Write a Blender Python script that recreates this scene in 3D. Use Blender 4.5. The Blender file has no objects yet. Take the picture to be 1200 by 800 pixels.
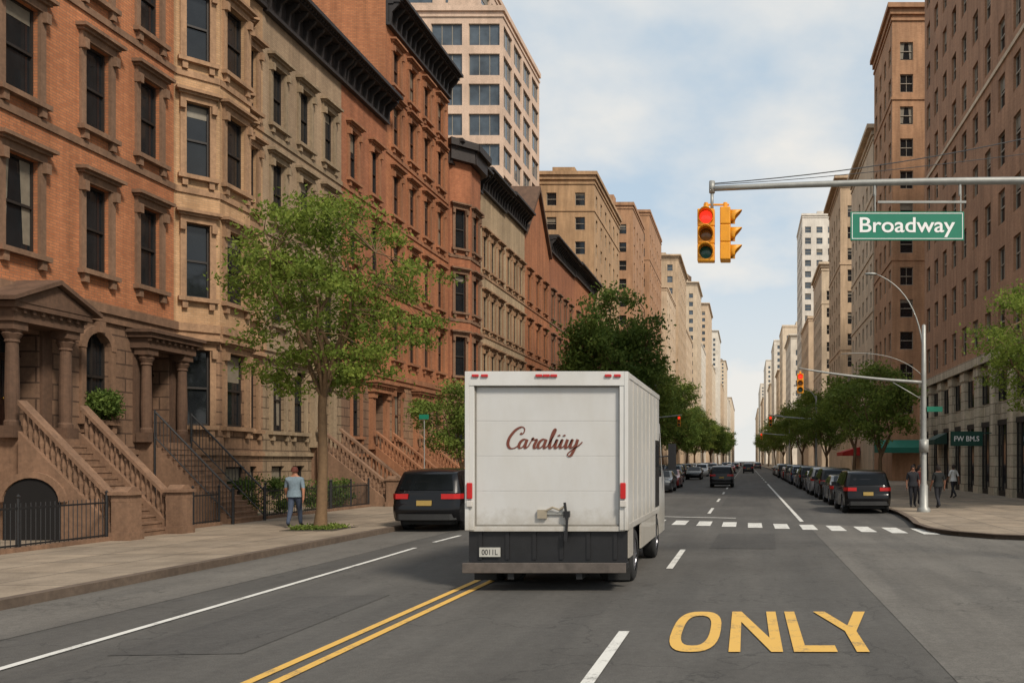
import bpy, bmesh, math, random
import numpy as np
from mathutils import Vector, Matrix
random.seed(7); rng=np.random.default_rng(7)
sc=bpy.context.scene; COL=sc.collection
PI=math.pi
def C(r,g,b,k=1.0):
    def f(v):
        v/=255.0
        return (v/12.92 if v<=0.04045 else ((v+0.055)/1.055)**2.4)*k
    return (f(r),f(g),f(b),1)
# ---------------------------------------------------------------- materials
MATS={}
def newmat(name):
    m=bpy.data.materials.new(name); m.use_nodes=True
    nt=m.node_tree; b=nt.nodes["Principled BSDF"]
    return m,nt,b
def N(nt,t,**kw):
    n=nt.nodes.new(t)
    for k,v in kw.items(): setattr(n,k,v)
    return n
def mixc(nt,fac,a,b,mode='MIX'):
    n=N(nt,'ShaderNodeMix',data_type='RGBA',blend_type=mode)
    for sock,val in ((n.inputs[0],fac),(n.inputs[6],a),(n.inputs[7],b)):
        if hasattr(val,'is_linked') or isinstance(val,bpy.types.NodeSocket): nt.links.new(val,sock)
        else: sock.default_value=val
    return n.outputs[2]
def ramp(nt,src,p0,p1,c0=(0,0,0,1),c1=(1,1,1,1)):
    r=N(nt,'ShaderNodeValToRGB'); r.color_ramp.elements[0].position=p0; r.color_ramp.elements[1].position=p1
    r.color_ramp.elements[0].color=c0; r.color_ramp.elements[1].color=c1
    nt.links.new(src,r.inputs[0]); return r.outputs[0]
def noise(nt,vec,scale,detail=4,rough=.6):
    n=N(nt,'ShaderNodeTexNoise'); n.inputs['Scale'].default_value=scale; n.inputs['Detail'].default_value=detail; n.inputs['Roughness'].default_value=rough
    if vec is not None: nt.links.new(vec,n.inputs['Vector'])
    return n.outputs[0]
def pos(nt): return N(nt,'ShaderNodeNewGeometry').outputs['Position']
def wallvec(nt):
    s=N(nt,'ShaderNodeSeparateXYZ'); nt.links.new(pos(nt),s.inputs[0])
    a=N(nt,'ShaderNodeMath',operation='ADD'); nt.links.new(s.outputs[0],a.inputs[0]); nt.links.new(s.outputs[1],a.inputs[1])
    c=N(nt,'ShaderNodeCombineXYZ'); nt.links.new(a.outputs[0],c.inputs[0]); nt.links.new(s.outputs[2],c.inputs[1])
    return c.outputs[0]
def bump(nt,b,h,strength=.3,dist=.02):
    n=N(nt,'ShaderNodeBump'); n.inputs['Strength'].default_value=strength; n.inputs['Distance'].default_value=dist
    nt.links.new(h,n.inputs['Height']); nt.links.new(n.outputs[0],b.inputs['Normal'])
def streaks(nt,col,amt=.45):
    p=pos(nt); mp=N(nt,'ShaderNodeMapping'); mp.inputs['Scale'].default_value=(1.3,1.3,.12); nt.links.new(p,mp.inputs[0])
    s=noise(nt,mp.outputs[0],1.6,6,.65); d=ramp(nt,s,.35,.7,(1-amt,1-amt,1-amt*1.02,1),(1.08,1.08,1.08,1))
    l=noise(nt,p,.35,3,.6); d2=ramp(nt,l,.3,.7,(.84,.83,.82,1),(1.12,1.12,1.12,1))
    return mixc(nt,1.0,mixc(nt,1.0,col,d,'MULTIPLY'),d2,'MULTIPLY')
def brick(name,c1,c2,mortar,bw=.23,bh=.078,ms=.012,st=.3):
    if name in MATS: return MATS[name]
    m,nt,b=newmat(name)
    t=N(nt,'ShaderNodeTexBrick'); t.inputs['Scale'].default_value=1; t.inputs['Brick Width'].default_value=bw; t.inputs['Row Height'].default_value=bh
    t.inputs['Mortar Size'].default_value=ms; t.inputs['Color1'].default_value=c1; t.inputs['Color2'].default_value=c2; t.inputs['Mortar'].default_value=mortar
    t.inputs['Mortar Smooth'].default_value=.3
    nt.links.new(wallvec(nt),t.inputs['Vector'])
    nt.links.new(streaks(nt,t.outputs[0],st),b.inputs['Base Color']); b.inputs['Roughness'].default_value=.92
    bump(nt,b,t.outputs[1],-.4,.008)
    MATS[name]=m; return m
def stone(name,c,groove=0,st=.35,rough=.88):
    if name in MATS: return MATS[name]
    m,nt,b=newmat(name); p=pos(nt)
    f=noise(nt,p,9,5,.7); col=ramp(nt,f,.3,.75,tuple(x*.74 for x in c[:3])+(1,),tuple(min(1,x*1.22) for x in c[:3])+(1,))
    if groove:
        t=N(nt,'ShaderNodeTexBrick'); t.inputs['Scale'].default_value=1; t.inputs['Brick Width'].default_value=groove*2.6; t.inputs['Row Height'].default_value=groove
        t.inputs['Mortar Size'].default_value=.025; t.inputs['Color1'].default_value=(1,1,1,1); t.inputs['Color2'].default_value=(.86,.86,.86,1); t.inputs['Mortar'].default_value=(.35,.33,.32,1)
        nt.links.new(wallvec(nt),t.inputs['Vector']); col=mixc(nt,1.0,col,t.outputs[0],'MULTIPLY'); bump(nt,b,t.outputs[1],-.7,.03)
    else: bump(nt,b,f,.25,.01)
    nt.links.new(streaks(nt,col,st),b.inputs['Base Color']); b.inputs['Roughness'].default_value=rough
    MATS[name]=m; return m
def plain(name,c,rough=.6,metal=0,var=.12,coat=0,scale=6,emit=0):
    if name in MATS: return MATS[name]
    m,nt,b=newmat(name)
    if var>0:
        f=noise(nt,pos(nt),scale,4,.6); col=ramp(nt,f,.3,.7,tuple(x*(1-var) for x in c[:3])+(1,),tuple(min(1,x*(1+var)) for x in c[:3])+(1,))
        nt.links.new(col,b.inputs['Base Color'])
    else: b.inputs['Base Color'].default_value=c
    b.inputs['Roughness'].default_value=rough; b.inputs['Metallic'].default_value=metal; b.inputs['Coat Weight'].default_value=coat
    if emit: b.inputs['Emission Color'].default_value=c; b.inputs['Emission Strength'].default_value=emit
    MATS[name]=m; return m
glass=plain('window_glass',(.012,.014,.016,1),.06,0,.3,0,1.5)
cglass=plain('car_glass',(.005,.006,.007,1),.12,0,.1,0,1.5); cglass.node_tree.nodes['Principled BSDF'].inputs['Specular IOR Level'].default_value=.2
glassb=plain('tower_glass',(.07,.09,.11,1),.08,0,.5,0,.5)
sash_dark=plain('sash_dark',C(38,32,28),.6)
sash_brown=plain('sash_brown',C(80,52,36),.6)
sash_lt=plain('sash_light',C(150,140,125),.6)
blind=plain('blind',C(120,112,98),.5,0,.15)
blackm=plain('black_metal',(.012,.012,.013,1),.5,.0,.2)
rubber=plain('rubber',(.018,.018,.018,1),.85)
steel=plain('galvanised_steel',C(150,150,145),.5,.35,.12)
chrome=plain('rim_metal',C(150,150,155),.3,.9,.05)
redlamp=plain('tail_lamp_red',(.45,.012,.012,1),.25,0,.05,.2)
amber=plain('signal_yellow',C(222,148,22),.45,0,.1)
# asphalt
def asphalt(name,base,patch=True,cr=True):
    m,nt,b=newmat(name); p=pos(nt)
    g=noise(nt,p,60,3,.8); c=ramp(nt,g,.3,.7,tuple(x*.66 for x in base)+(1,),tuple(x*1.36 for x in base)+(1,))
    g3=noise(nt,p,9,5,.75); c=mixc(nt,1.0,c,ramp(nt,g3,.35,.65,(.84,.84,.84,1),(1.12,1.12,1.12,1)),'MULTIPLY')
    mp=N(nt,'ShaderNodeMapping'); mp.inputs['Scale'].default_value=(1.0,.09,1); nt.links.new(p,mp.inputs[0])
    l=noise(nt,mp.outputs[0],1.1,5,.6); c=mixc(nt,1.0,c,ramp(nt,l,.32,.68,(.76,.76,.76,1),(1.16,1.15,1.13,1)),'MULTIPLY')
    l2=noise(nt,p,.25,5,.7); c=mixc(nt,1.0,c,ramp(nt,l2,.38,.62,(.86,.85,.84,1),(1.1,1.1,1.1,1)),'MULTIPLY')
    if cr:
        v=N(nt,'ShaderNodeTexVoronoi',feature='DISTANCE_TO_EDGE'); v.inputs['Scale'].default_value=.3
        d=N(nt,'ShaderNodeVectorMath',operation='SCALE'); n3=N(nt,'ShaderNodeTexNoise'); n3.inputs['Scale'].default_value=1.2; n3.inputs['Detail'].default_value=6; nt.links.new(p,n3.inputs[0])
        nt.links.new(n3.outputs[1],d.inputs[0]); d.inputs[3].default_value=2.2
        a=N(nt,'ShaderNodeVectorMath',operation='ADD'); nt.links.new(p,a.inputs[0]); nt.links.new(d.outputs[0],a.inputs[1]); nt.links.new(a.outputs[0],v.inputs['Vector'])
        c=mixc(nt,1.0,c,ramp(nt,v.outputs[0],.0018,.007,(.6,.6,.6,1),(1,1,1,1)),'MULTIPLY')
    nt.links.new(c,b.inputs['Base Color']); b.inputs['Roughness'].default_value=.85; bump(nt,b,g,.35,.01)
    MATS[name]=m; return m
asph=asphalt('asphalt',(.078,.074,.068)); asph2=asphalt('asphalt_light',(.122,.114,.102)); asph3=asphalt('asphalt_patch',(.062,.059,.055))
def paint(name,c,wear=.5):
    m,nt,b=newmat(name); p=pos(nt); g=noise(nt,p,28,5,.8); g2=noise(nt,p,2.2,4,.7)
    f=N(nt,'ShaderNodeMath',operation='ADD'); nt.links.new(g,f.inputs[0]); nt.links.new(g2,f.inputs[1])
    w=ramp(nt,f.outputs[0],.62+wear*.2,.9+wear*.18)
    nt.links.new(mixc(nt,w,(.1,.095,.085,1),c),b.inputs['Base Color']); b.inputs['Roughness'].default_value=.7
    return m
pwhite=paint('road_paint_white',(.60,.59,.55,1),.42); pyel=paint('road_paint_yellow',(.62,.37,.08,1),.24)
def pavemat():
    m,nt,b=newmat('pavement_slabs'); p=pos(nt)
    t=N(nt,'ShaderNodeTexBrick'); t.offset=0; t.inputs['Scale'].default_value=1; t.inputs['Brick Width'].default_value=1.5; t.inputs['Row Height'].default_value=1.5
    t.inputs['Mortar Size'].default_value=.018; t.inputs['Color1'].default_value=(.31,.245,.178,1); t.inputs['Color2'].default_value=(.255,.205,.152,1); t.inputs['Mortar'].default_value=(.1,.08,.06,1)
    nt.links.new(p,t.inputs['Vector'])
    g=noise(nt,p,40,4,.7); c=mixc(nt,1.0,t.outputs[0],ramp(nt,g,.3,.7,(.8,.8,.8,1),(1.15,1.15,1.15,1)),'MULTIPLY')
    l=noise(nt,p,.9,6,.7); c=mixc(nt,1.0,c,ramp(nt,l,.35,.65,(.66,.65,.64,1),(1.08,1.08,1.08,1)),'MULTIPLY')
    v=N(nt,'ShaderNodeTexVoronoi'); v.inputs['Scale'].default_value=2.3; nt.links.new(p,v.inputs['Vector']); c=mixc(nt,1.0,c,ramp(nt,v.outputs[0],.05,.09,(.6,.58,.56,1),(1,1,1,1)),'MULTIPLY')
    nt.links.new(c,b.inputs['Base Color']); b.inputs['Roughness'].default_value=.9; bump(nt,b,g,.2,.005); return m
pave=pavemat(); kerbm=stone('kerb_stone',C(100,86,74),0,.2)
# ---------------------------------------------------------------- mesh builder
class MB:
    def __init__(s): s.v=[];s.f=[];s.m=[];s.M=Matrix.Identity(4)
    def add(s,pts,faces,mat=0):
        o=len(s.v); s.v+= [tuple(s.M@Vector(p)) for p in pts]
        for f in faces: s.f.append(tuple(i+o for i in f)); s.m.append(mat)
    def quad(s,a,b,c,d,mat=0): s.add([a,b,c,d],[(0,1,2,3)],mat)
    def poly(s,pts,mat=0): s.add(pts,[tuple(range(len(pts)))],mat)
    def box(s,x0,x1,y0,y1,z0,z1,mat=0):
        s.add([(x0,y0,z0),(x1,y0,z0),(x1,y1,z0),(x0,y1,z0),(x0,y0,z1),(x1,y0,z1),(x1,y1,z1),(x0,y1,z1)],
              [(0,3,2,1),(4,5,6,7),(0,1,5,4),(1,2,6,5),(2,3,7,6),(3,0,4,7)],mat)
    def prism(s,prof,axis,a,b,mat=0):
        def P(p,t):
            return {'x':(t,p[0],p[1]),'y':(p[0],t,p[1]),'z':(p[0],p[1],t)}[axis]
        n=len(prof); pts=[P(p,a) for p in prof]+[P(p,b) for p in prof]
        fs=[tuple(range(n)),tuple(range(2*n-1,n-1,-1))]+[(i,(i+1)%n,n+(i+1)%n,n+i) for i in range(n)]
        s.add(pts,fs,mat)
    def tube(s,pts,rad,n=8,mat=0,caps=True):
        pts=[Vector(p) for p in pts]
        if not hasattr(rad,'__len__'): rad=[rad]*len(pts)
        rings=[];up=Vector((0,0,1))
        for i,p in enumerate(pts):
            t=(pts[min(i+1,len(pts)-1)]-pts[max(i-1,0)])
            t=t.normalized() if t.length>1e-9 else up
            a=t.cross(Vector((.0,1,0.03)) if abs(t.y)<.9 else Vector((1,0,.03))).normalized(); b=t.cross(a)
            rings.append([p+(a*math.cos(2*PI*k/n)+b*math.sin(2*PI*k/n))*rad[i] for k in range(n)])
        P=[q for r in rings for q in r]; F=[]
        for i in range(len(pts)-1):
            for k in range(n): F.append((i*n+k,i*n+(k+1)%n,(i+1)*n+(k+1)%n,(i+1)*n+k))
        if caps: F.append(tuple(range(n-1,-1,-1))); F.append(tuple(range((len(pts)-1)*n,len(pts)*n)))
        s.add(P,F,mat)
    def lathe(s,prof,n=20,mat=0,axis='z',c=(0,0,0)):
        P=[];F=[]
        for r,h in prof:
            for k in range(n):
                a=2*PI*k/n; q=(r*math.cos(a),r*math.sin(a),h)
                if axis=='x': q=(q[2],q[0],q[1])
                elif axis=='y': q=(q[0],q[2],q[1])
                P.append((q[0]+c[0],q[1]+c[1],q[2]+c[2]))
        for i in range(len(prof)-1):
            for k in range(n): F.append((i*n+k,i*n+(k+1)%n,(i+1)*n+(k+1)%n,(i+1)*n+k))
        s.add(P,F,mat)
    def mesh(s,name,mats,smooth=False):
        me=bpy.data.meshes.new(name); me.from_pydata(s.v,[],s.f)
        for m in mats: me.materials.append(m)
        me.polygons.foreach_set('material_index',s.m)
        if smooth: me.polygons.foreach_set('use_smooth',[True]*len(s.f))
        me.update(); return me
def top(name,mesh,loc=(0,0,0),rz=0,label='',cat='',group=None,kind=None):
    o=bpy.data.objects.new(name,mesh); COL.objects.link(o); o.location=loc; o.rotation_euler=(0,0,rz)
    if mesh is None: o.empty_display_size=.3
    if kind: o['kind']=kind
    if label: o['label']=label
    if cat: o['category']=cat
    if group: o['group']=group
    return o
def part(par,name,mesh,loc=(0,0,0),rz=0,label=None,kind=None):
    o=bpy.data.objects.new(name,mesh); COL.objects.link(o); o.parent=par; o.location=loc; o.rotation_euler=(0,0,rz)
    if label: o['label']=label
    if kind: o['kind']=kind
    return o
def bev(o,w=.02,seg=2):
    m=o.modifiers.new('b','BEVEL'); m.width=w; m.segments=seg; m.limit_method='ANGLE'; m.angle_limit=.6; return o
def text_mesh(s,mat,w=None,h=None,off=0.0,ext=.0):
    cu=bpy.data.curves.new('t','FONT'); cu.body=s; cu.offset=off; cu.extrude=ext; cu.align_x='CENTER'; cu.align_y='CENTER'
    o=bpy.data.objects.new('t',cu); COL.objects.link(o); dg=bpy.context.evaluated_depsgraph_get(); dg.update()
    me=bpy.data.meshes.new_from_object(o.evaluated_get(dg)); bpy.data.objects.remove(o)
    me.materials.clear(); me.materials.append(mat)
    xs=[v.co.x for v in me.vertices]; ys=[v.co.y for v in me.vertices]
    cx=(min(xs)+max(xs))/2; cy=(min(ys)+max(ys))/2; sx=(w/(max(xs)-min(xs))) if w else 1; sy=(h/(max(ys)-min(ys))) if h else sx
    for v in me.vertices: v.co=(( v.co.x-cx)*sx, -v.co.z*1.0, (v.co.y-cy)*sy)
    return me
# ---------------------------------------------------------------- setting
def sheet(name,pts,z,mat,label):
    mb=MB(); mb.poly([(x,y,z) for x,y in pts]); return top(name,mb.mesh(name,[mat]),kind='structure',label=label)
KL=-10.5; KR=6.0
gm=plain('ground_grey',(.09,.085,.078,1),.95)
sheet('ground',[(-3000,-300),(3000,-300),(3000,6000),(-3000,6000)],-.01,gm,'flat grey city ground reaching the horizon')
sheet('road',[(KL,-25),(KR+1.5,-25),(KR+1.5,1600),(KL,1600)],0,asph,'worn dark asphalt avenue with painted lanes')
sheet('cross_street',[(2.0,-25),(60,-25),(60,26.5),(5.8,26.5),(2.0,28.5)],.005,asph2,'lighter worn asphalt of the side street')
for pts in ([(-6.9,9.2),(-5.5,9.3),(-5.6,13.4),(-6.95,13.2)],[(-.9,20.5),(.7,20.4),(.8,24.6),(-.8,24.8)],[(-4.2,5.5),(-2.4,5.4),(-2.3,6.3),(-4.1,6.4)],[(-1.2,40),(1.2,40),(1.2,52),(-1.1,52.3)]):
    sheet('road_patch',pts,.006,asph3,'darker rectangular asphalt repair in the road')
mb=MB(); mb.poly([(-10.48,-25,.005),(-8.9,-25,.005),(-8.7,18,.005),(-8.95,40,.005),(-8.8,90,.005),(-10.48,90,.005)]); top('parking_lane',mb.mesh('parking_lane',[asph2]),kind='structure',label='lighter grey parking strip beside the kerb')
def pavement(name,outline,label):
    mb=MB(); n=len(outline)
    c=[Vector((x,y)) for x,y in outline]
    mb.poly([(p.x,p.y,.14) for p in c],0)
    for i in range(n):
        a=c[i];b=c[(i+1)%n]; mb.quad((a.x,a.y,-.01),(b.x,b.y,-.01),(b.x,b.y,.14),(a.x,a.y,.14),1)
    return top(name,mb.mesh(name,[pave,kerbm]),kind='structure',label=label)
pavement('pavement',[(KL,-25),(KL,1600),(-19.1,1600),(-40,1600),(-40,-25)],'tan concrete slab pavement in front of the townhouses')
corner=[(KR,1600),(KR,33),(5.75,29.5),(5.45,27),(5.5,25.2),(5.9,24.0),(6.7,23.0),(7.9,22.4),(10,22.0),(14,21.7),(60,21.5),(60,1600)]
pavement('pavement',corner,'concrete pavement corner in front of the shops')
def kerb(path,name='kerb'):
    mb=MB(); p=[Vector((x,y)) for x,y in path]; W=.17
    L=[]
    for i,q in enumerate(p):
        t=(p[min(i+1,len(p)-1)]-p[max(i-1,0)]).normalized(); nrm=Vector((t.y,-t.x)); L.append((q-nrm*.03, q+nrm*W))
    for i in range(len(p)-1):
        a,b=L[i];c,d=L[i+1]
        mb.quad((a.x,a.y,.148),(b.x,b.y,.148),(d.x,d.y,.148),(c.x,c.y,.148)); mb.quad((a.x,a.y,-.005),(a.x,a.y,.148),(c.x,c.y,.148),(c.x,c.y,-.005)); mb.quad((b.x,b.y,.13),(b.x,b.y,.148),(d.x,d.y,.148),(d.x,d.y,.13))
    top(name,mb.mesh(name,[kerbm]),kind='structure',label='low worn stone kerb edging the pavement')
kerb([(KL,1500),(KL,-25)]); kerb(corner[:-2])
isl=[(7.2,13),(10.5,13),(10.5,18),(7.8,18),(7.2,17.2)]
pavement('traffic_island',isl,'small concrete traffic island carrying a signal mast')
def strip(mb,x0,x1,y0,y1,z=.012): mb.quad((x0,y0,z),(x1,y0,z),(x1,y1,z),(x0,y1,z))
mb=MB()
pl=[(-7.45,-5),(-7.5,8),(-7.72,14),(-7.9,18.5),(-8.0,20.6)]
for i in range(len(pl)-1):
    a=pl[i];b=pl[i+1]; mb.quad((a[0]-.055,a[1],.012),(a[0]+.055,a[1],.012),(b[0]+.055,b[1],.012),(b[0]-.055,b[1],.012))
strip(mb,-8.12,-8.0,22,24)
for a,b in ((4,10.5),(16.6,20.2),(34,38)): strip(mb,-1.57,-1.44,a,b)
for yy in range(44,400,10): strip(mb,-1.57,-1.44,yy,yy+3.5)
strip(mb,1.84,1.98,29.5,78)
for yy in range(84,400,10): strip(mb,1.84,1.98,yy,yy+4)
top('lane_markings',mb.mesh('lane_markings',[pwhite]),kind='structure',label='worn white painted lane lines')
mb=MB()
for x in (-4.72,-4.46): strip(mb,x-.055,x+.055,-5,26)
top('centre_line',mb.mesh('centre_line',[pyel]),kind='structure',label='double yellow painted centre line')
mb=MB()
for i in range(14):
    t=i/13; X=-5.6+t*10.9; Yc=30.6-t*5.2
    if i in (0,): continue
    mb.quad((X-.23,Yc-1.0,.013),(X+.23,Yc-1.05,.013),(X+.23,Yc+1.0,.013),(X-.23,Yc+1.05,.013))
mb.quad((-4.2,32.4,.013),(-.4,31.2,.013),(-.4,31.42,.013),(-4.2,32.6,.013))
top('crosswalk',mb.mesh('crosswalk',[pwhite]),kind='structure',label='white striped pedestrian crossing')
mb=MB(); Z=.014
y0,y1=9.35,11.85
def L2(pts): mb.poly([(x,y,Z) for x,y in pts])
n=28; cx,cy=-.62,(y0+y1)/2
for k in range(n):
    def pt(a,rx,ry):
        c=math.cos(a);s=math.sin(a); e=.72
        return (cx+rx*math.copysign(abs(c)**e,c), cy+ry*math.copysign(abs(s)**e,s))
    a0=2*PI*k/n;a1=2*PI*(k+1)/n
    L2([pt(a0,.30,1.25),pt(a1,.30,1.25),pt(a1,.17,.93),pt(a0,.17,.93)])
L2([(-.20,y0),(-.07,y0),(-.07,y1),(-.20,y1)]); L2([(.27,y0),(.40,y0),(.40,y1),(.27,y1)]); L2([(-.07,y1),(-.07,y1-.75),(.27,y0),(.27,y0+.75)])
L2([(.52,y0),(.66,y0),(.66,y1),(.52,y1)]); L2([(.66,y0),(1.0,y0),(1.0,y0+.33),(.66,y0+.33)])
cx=1.28
L2([(cx-.07,y0),(cx+.07,y0),(cx+.07,y0+1.15),(cx-.07,y0+1.15)])
L2([(cx-.07,y0+1.15),(cx+.0,y0+1.15),(cx,y0+1.5),(cx-.2,y1),(cx-.36,y1)]); L2([(cx+.07,y0+1.15),(cx+.36,y1),(cx+.2,y1),(cx,y0+1.5),(cx,y0+1.15)])
top('only_marking',mb.mesh('only_marking',[pyel]),kind='structure',label='yellow ONLY lettering painted on the asphalt')
# ---------------------------------------------------------------- window pieces
WC={}
def win_mesh(w,h,style,fm,gl):
    k=('w',round(w,2),round(h,2),style,fm.name,gl.name)
    if k in WC: return WC[k]
    mb=MB(); hw=w/2; b=.06
    mb.quad((-hw,0,0),(hw,0,0),(hw,0,h),(-hw,0,h),1)
    mb.box(-hw,-hw+b,-.06,.0,0,h,0); mb.box(hw-b,hw,-.06,.0,0,h,0); mb.box(-hw+b,hw-b,-.06,0,0,b*1.3,0); mb.box(-hw+b,hw-b,-.06,0,h-b,h,0)
    if style=='wide':
        for q in (-1/6,1/6): mb.box(q*w-.03,q*w+.03,-.06,0,b*1.3,h-b,0)
    else: mb.box(-hw+b,hw-b,-.075,0,h*.5-.035,h*.5+.035,0)
    if style=='multi':
        mb.box(-.02,.02,-.055,0,b*1.3,h*.5-.035,0); mb.box(-.02,.02,-.055,0,h*.5+.035,h-b,0)
    if style=='blind': mb.quad((-hw+b,-.012,h*.62),(hw-b,-.012,h*.62),(hw-b,-.012,h-b),(-hw+b,-.012,h-b),2)
    if style=='shade': mb.quad((-hw+b,-.012,h*.82),(hw-b,-.012,h*.82),(hw-b,-.012,h-b),(-hw+b,-.012,h-b),2)
    if style=='curtain':
        mb.quad((-hw+b,-.012,h*.1),(-hw+b+w*.2,-.012,h*.1),(-hw+b+w*.3,-.012,h-b),(-hw+b,-.012,h-b),2)
        mb.quad((hw-b-w*.2,-.012,h*.1),(hw-b,-.012,h*.1),(hw-b,-.012,h-b),(hw-b-w*.3,-.012,h-b),2)
    me=mb.mesh('window',[fm,gl,blind]); WC[k]=me; return me
def surround_mesh(w,h,mat,jw=.17,pr=.07):
    k=('f',round(w,2),round(h,2),mat.name,jw)
    if k in WC: return WC[k]
    mb=MB(); hw=w/2
    mb.box(-hw-jw,-hw+.01,-pr,.02,0,h,0); mb.box(hw-.01,hw+jw,-pr,.02,0,h,0)
    me=mb.mesh('frame',[mat]); WC[k]=me; return me
def sill_mesh(w,mat):
    k=('s',round(w,2),mat.name)
    if k in WC: return WC[k]
    mb=MB(); hw=w/2+.2
    mb.box(-hw-.04,hw+.04,-.2,.2,-.14,-.003); mb.box(-hw+.08,-hw+.24,-.14,.02,-.38,-.14); mb.box(hw-.24,hw-.08,-.14,.02,-.38,-.14)
    me=mb.mesh('sill',[mat]); WC[k]=me; return me
def lintel_mesh(w,mat,kind):
    k=('l',round(w,2),mat.name,kind)
    if k in WC: return WC[k]
    mb=MB(); hw=w/2+.17
    if kind=='hood':
        mb.box(-hw,hw,-.1,.15,.003,.22); mb.box(-hw-.06,hw+.06,-.2,.02,.22,.30); mb.box(-hw-.14,hw+.14,-.32,.02,.30,.40)
        mb.box(-hw-.02,-hw+.14,-.2,.02,-.28,.003); mb.box(hw-.14,hw+.02,-.2,.02,-.28,.003)
    elif kind=='pediment':
        mb.box(-hw,hw,-.1,.15,.003,.22); mb.box(-hw-.12,hw+.12,-.28,.02,.22,.32); mb.prism([(-hw-.12,.32),(hw+.12,.32),(0,.62)],'y',-.26,.02)
    elif kind=='arch':
        r=w/2; n=12; c0=-r
        for i in range(n):
            a=PI*i/n; b=PI*(i+1)/n
            P=lambda t,q:(q*math.cos(t),c0+q*math.sin(t))
            mb.prism([P(a,r-.01),P(b,r-.01),P(b,r+.2),P(a,r+.2)],'y',-.09,.02)
            pa,pb=P(a,r),P(b,r); mb.add([(pa[0],-.004,pa[1]),(pb[0],-.004,pb[1]),(pb[0],-.004,.01),(pa[0],-.004,.01)],[(0,1,2,3)])
            mb.add([(pa[0],.0,pa[1]),(pb[0],.0,pb[1]),(pb[0],.2,pb[1]),(pa[0],.2,pa[1])],[(0,1,2,3)])
        mb.box(-.12,.12,-.18,.02,c0+r+.0,c0+r+.32)
    else: mb.box(-hw-.03,hw+.03,-.09,.15,.003,.3)
    me=mb.mesh('lintel',[mat]); WC[k]=me; return me
def T(o,a): return Matrix.Translation((o[0],o[1],0))@Matrix.Rotation(a,4,'Z')
def panel(mb,o,a,W,z0,z1,holes,depth=.22,mat=0,rmat=None):
    old=mb.M; mb.M=old@T(o,a); rmat=mat if rmat is None else rmat
    us=sorted(set([0,W]+[h[0] for h in holes]+[h[1] for h in holes])); vs=sorted(set([z0,z1]+[h[2] for h in holes]+[h[3] for h in holes]))
    us=[u for u in us if -1e-6<=u<=W+1e-6]; vs=[v for v in vs if z0-1e-6<=v<=z1+1e-6]
    for i in range(len(us)-1):
        for j in range(len(vs)-1):
            uc=(us[i]+us[i+1])/2; vc=(vs[j]+vs[j+1])/2
            if any(h[0]<uc<h[1] and h[2]<vc<h[3] for h in holes): continue
            mb.quad((us[i],0,vs[j]),(us[i+1],0,vs[j]),(us[i+1],0,vs[j+1]),(us[i],0,vs[j+1]),mat)
    for (a0,a1,b0,b1) in holes:
        if b1<z0 or b0>z1: continue
        d=depth
        mb.quad((a0,0,b0),(a0,0,b1),(a0,d,b1),(a0,d,b0),rmat); mb.quad((a1,0,b0),(a1,d,b0),(a1,d,b1),(a1,0,b1),rmat)
        mb.quad((a0,0,b1),(a1,0,b1),(a1,d,b1),(a0,d,b1),rmat); mb.quad((a0,0,b0),(a0,d,b0),(a1,d,b0),(a1,0,b0),rmat)
    mb.M=old
def add_window(par,o,a,u,v0,w,h,trim,fm=sash_dark,kind='hood',depth=.2,style=None,full=True,gl=None):
    M=T(o,a); p=M@Vector((u,depth,v0))
    st=style or random.choice(['plain','plain','plain','plain','shade','blind','curtain'])
    wo=part(par,'window',win_mesh(w,h,st,fm,gl or glass),p,a)
    if full:
        part(wo,'frame',surround_mesh(w,h-(w/2 if kind=='arch' else 0),trim),(0,-depth,0)); part(wo,'sill',sill_mesh(w,trim),(0,-depth,0)); part(wo,'lintel',lintel_mesh(w,trim,kind),(0,-depth,h))
    return wo
def cornice_mesh(W,H,mat,p=.8,bh=1.2,br=.6,x0=0.02):
    mb=MB(); z=H
    mb.box(x0,W-.02,-p*.25,.05,z-bh-.14,z-bh,0); mb.box(x0,W-.02,-p*.12,.05,z-bh,z-.42,0)
    mb.box(x0,W-.02,-p*.75,.05,z-.34,z-.16,0); mb.box(x0-.0,W-.02,-p,.05,z-.16,z,0); mb.box(x0,W-.02,-p*.92,.3,z,z+.06,0); mb.box(x0,W-.02,-p*.4,.05,z-.42,z-.34,0)
    n=max(2,int(W/br)); 
    for i in range(n):
        u=x0+.12+(W-.24-x0)*(i+.0)/(n-1); 
        mb.prism([(-p*.12,z-bh+.02),(-p*.24,z-bh+.02),(-p*.3,z-bh*.6),(-p*.62,z-.5),(-p*.7,z-.345),(-p*.12,z-.345)],'x',u-.06,u+.06)
    m=int(W/.22)
    for i in range(m): 
        u=x0+.1+(W-.2)*i/m; mb.box(u,u+.1,-p*.86,-p*.75+.0,z-.26,z-.16,0)
    return mb.mesh('cornice',[mat])
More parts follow.
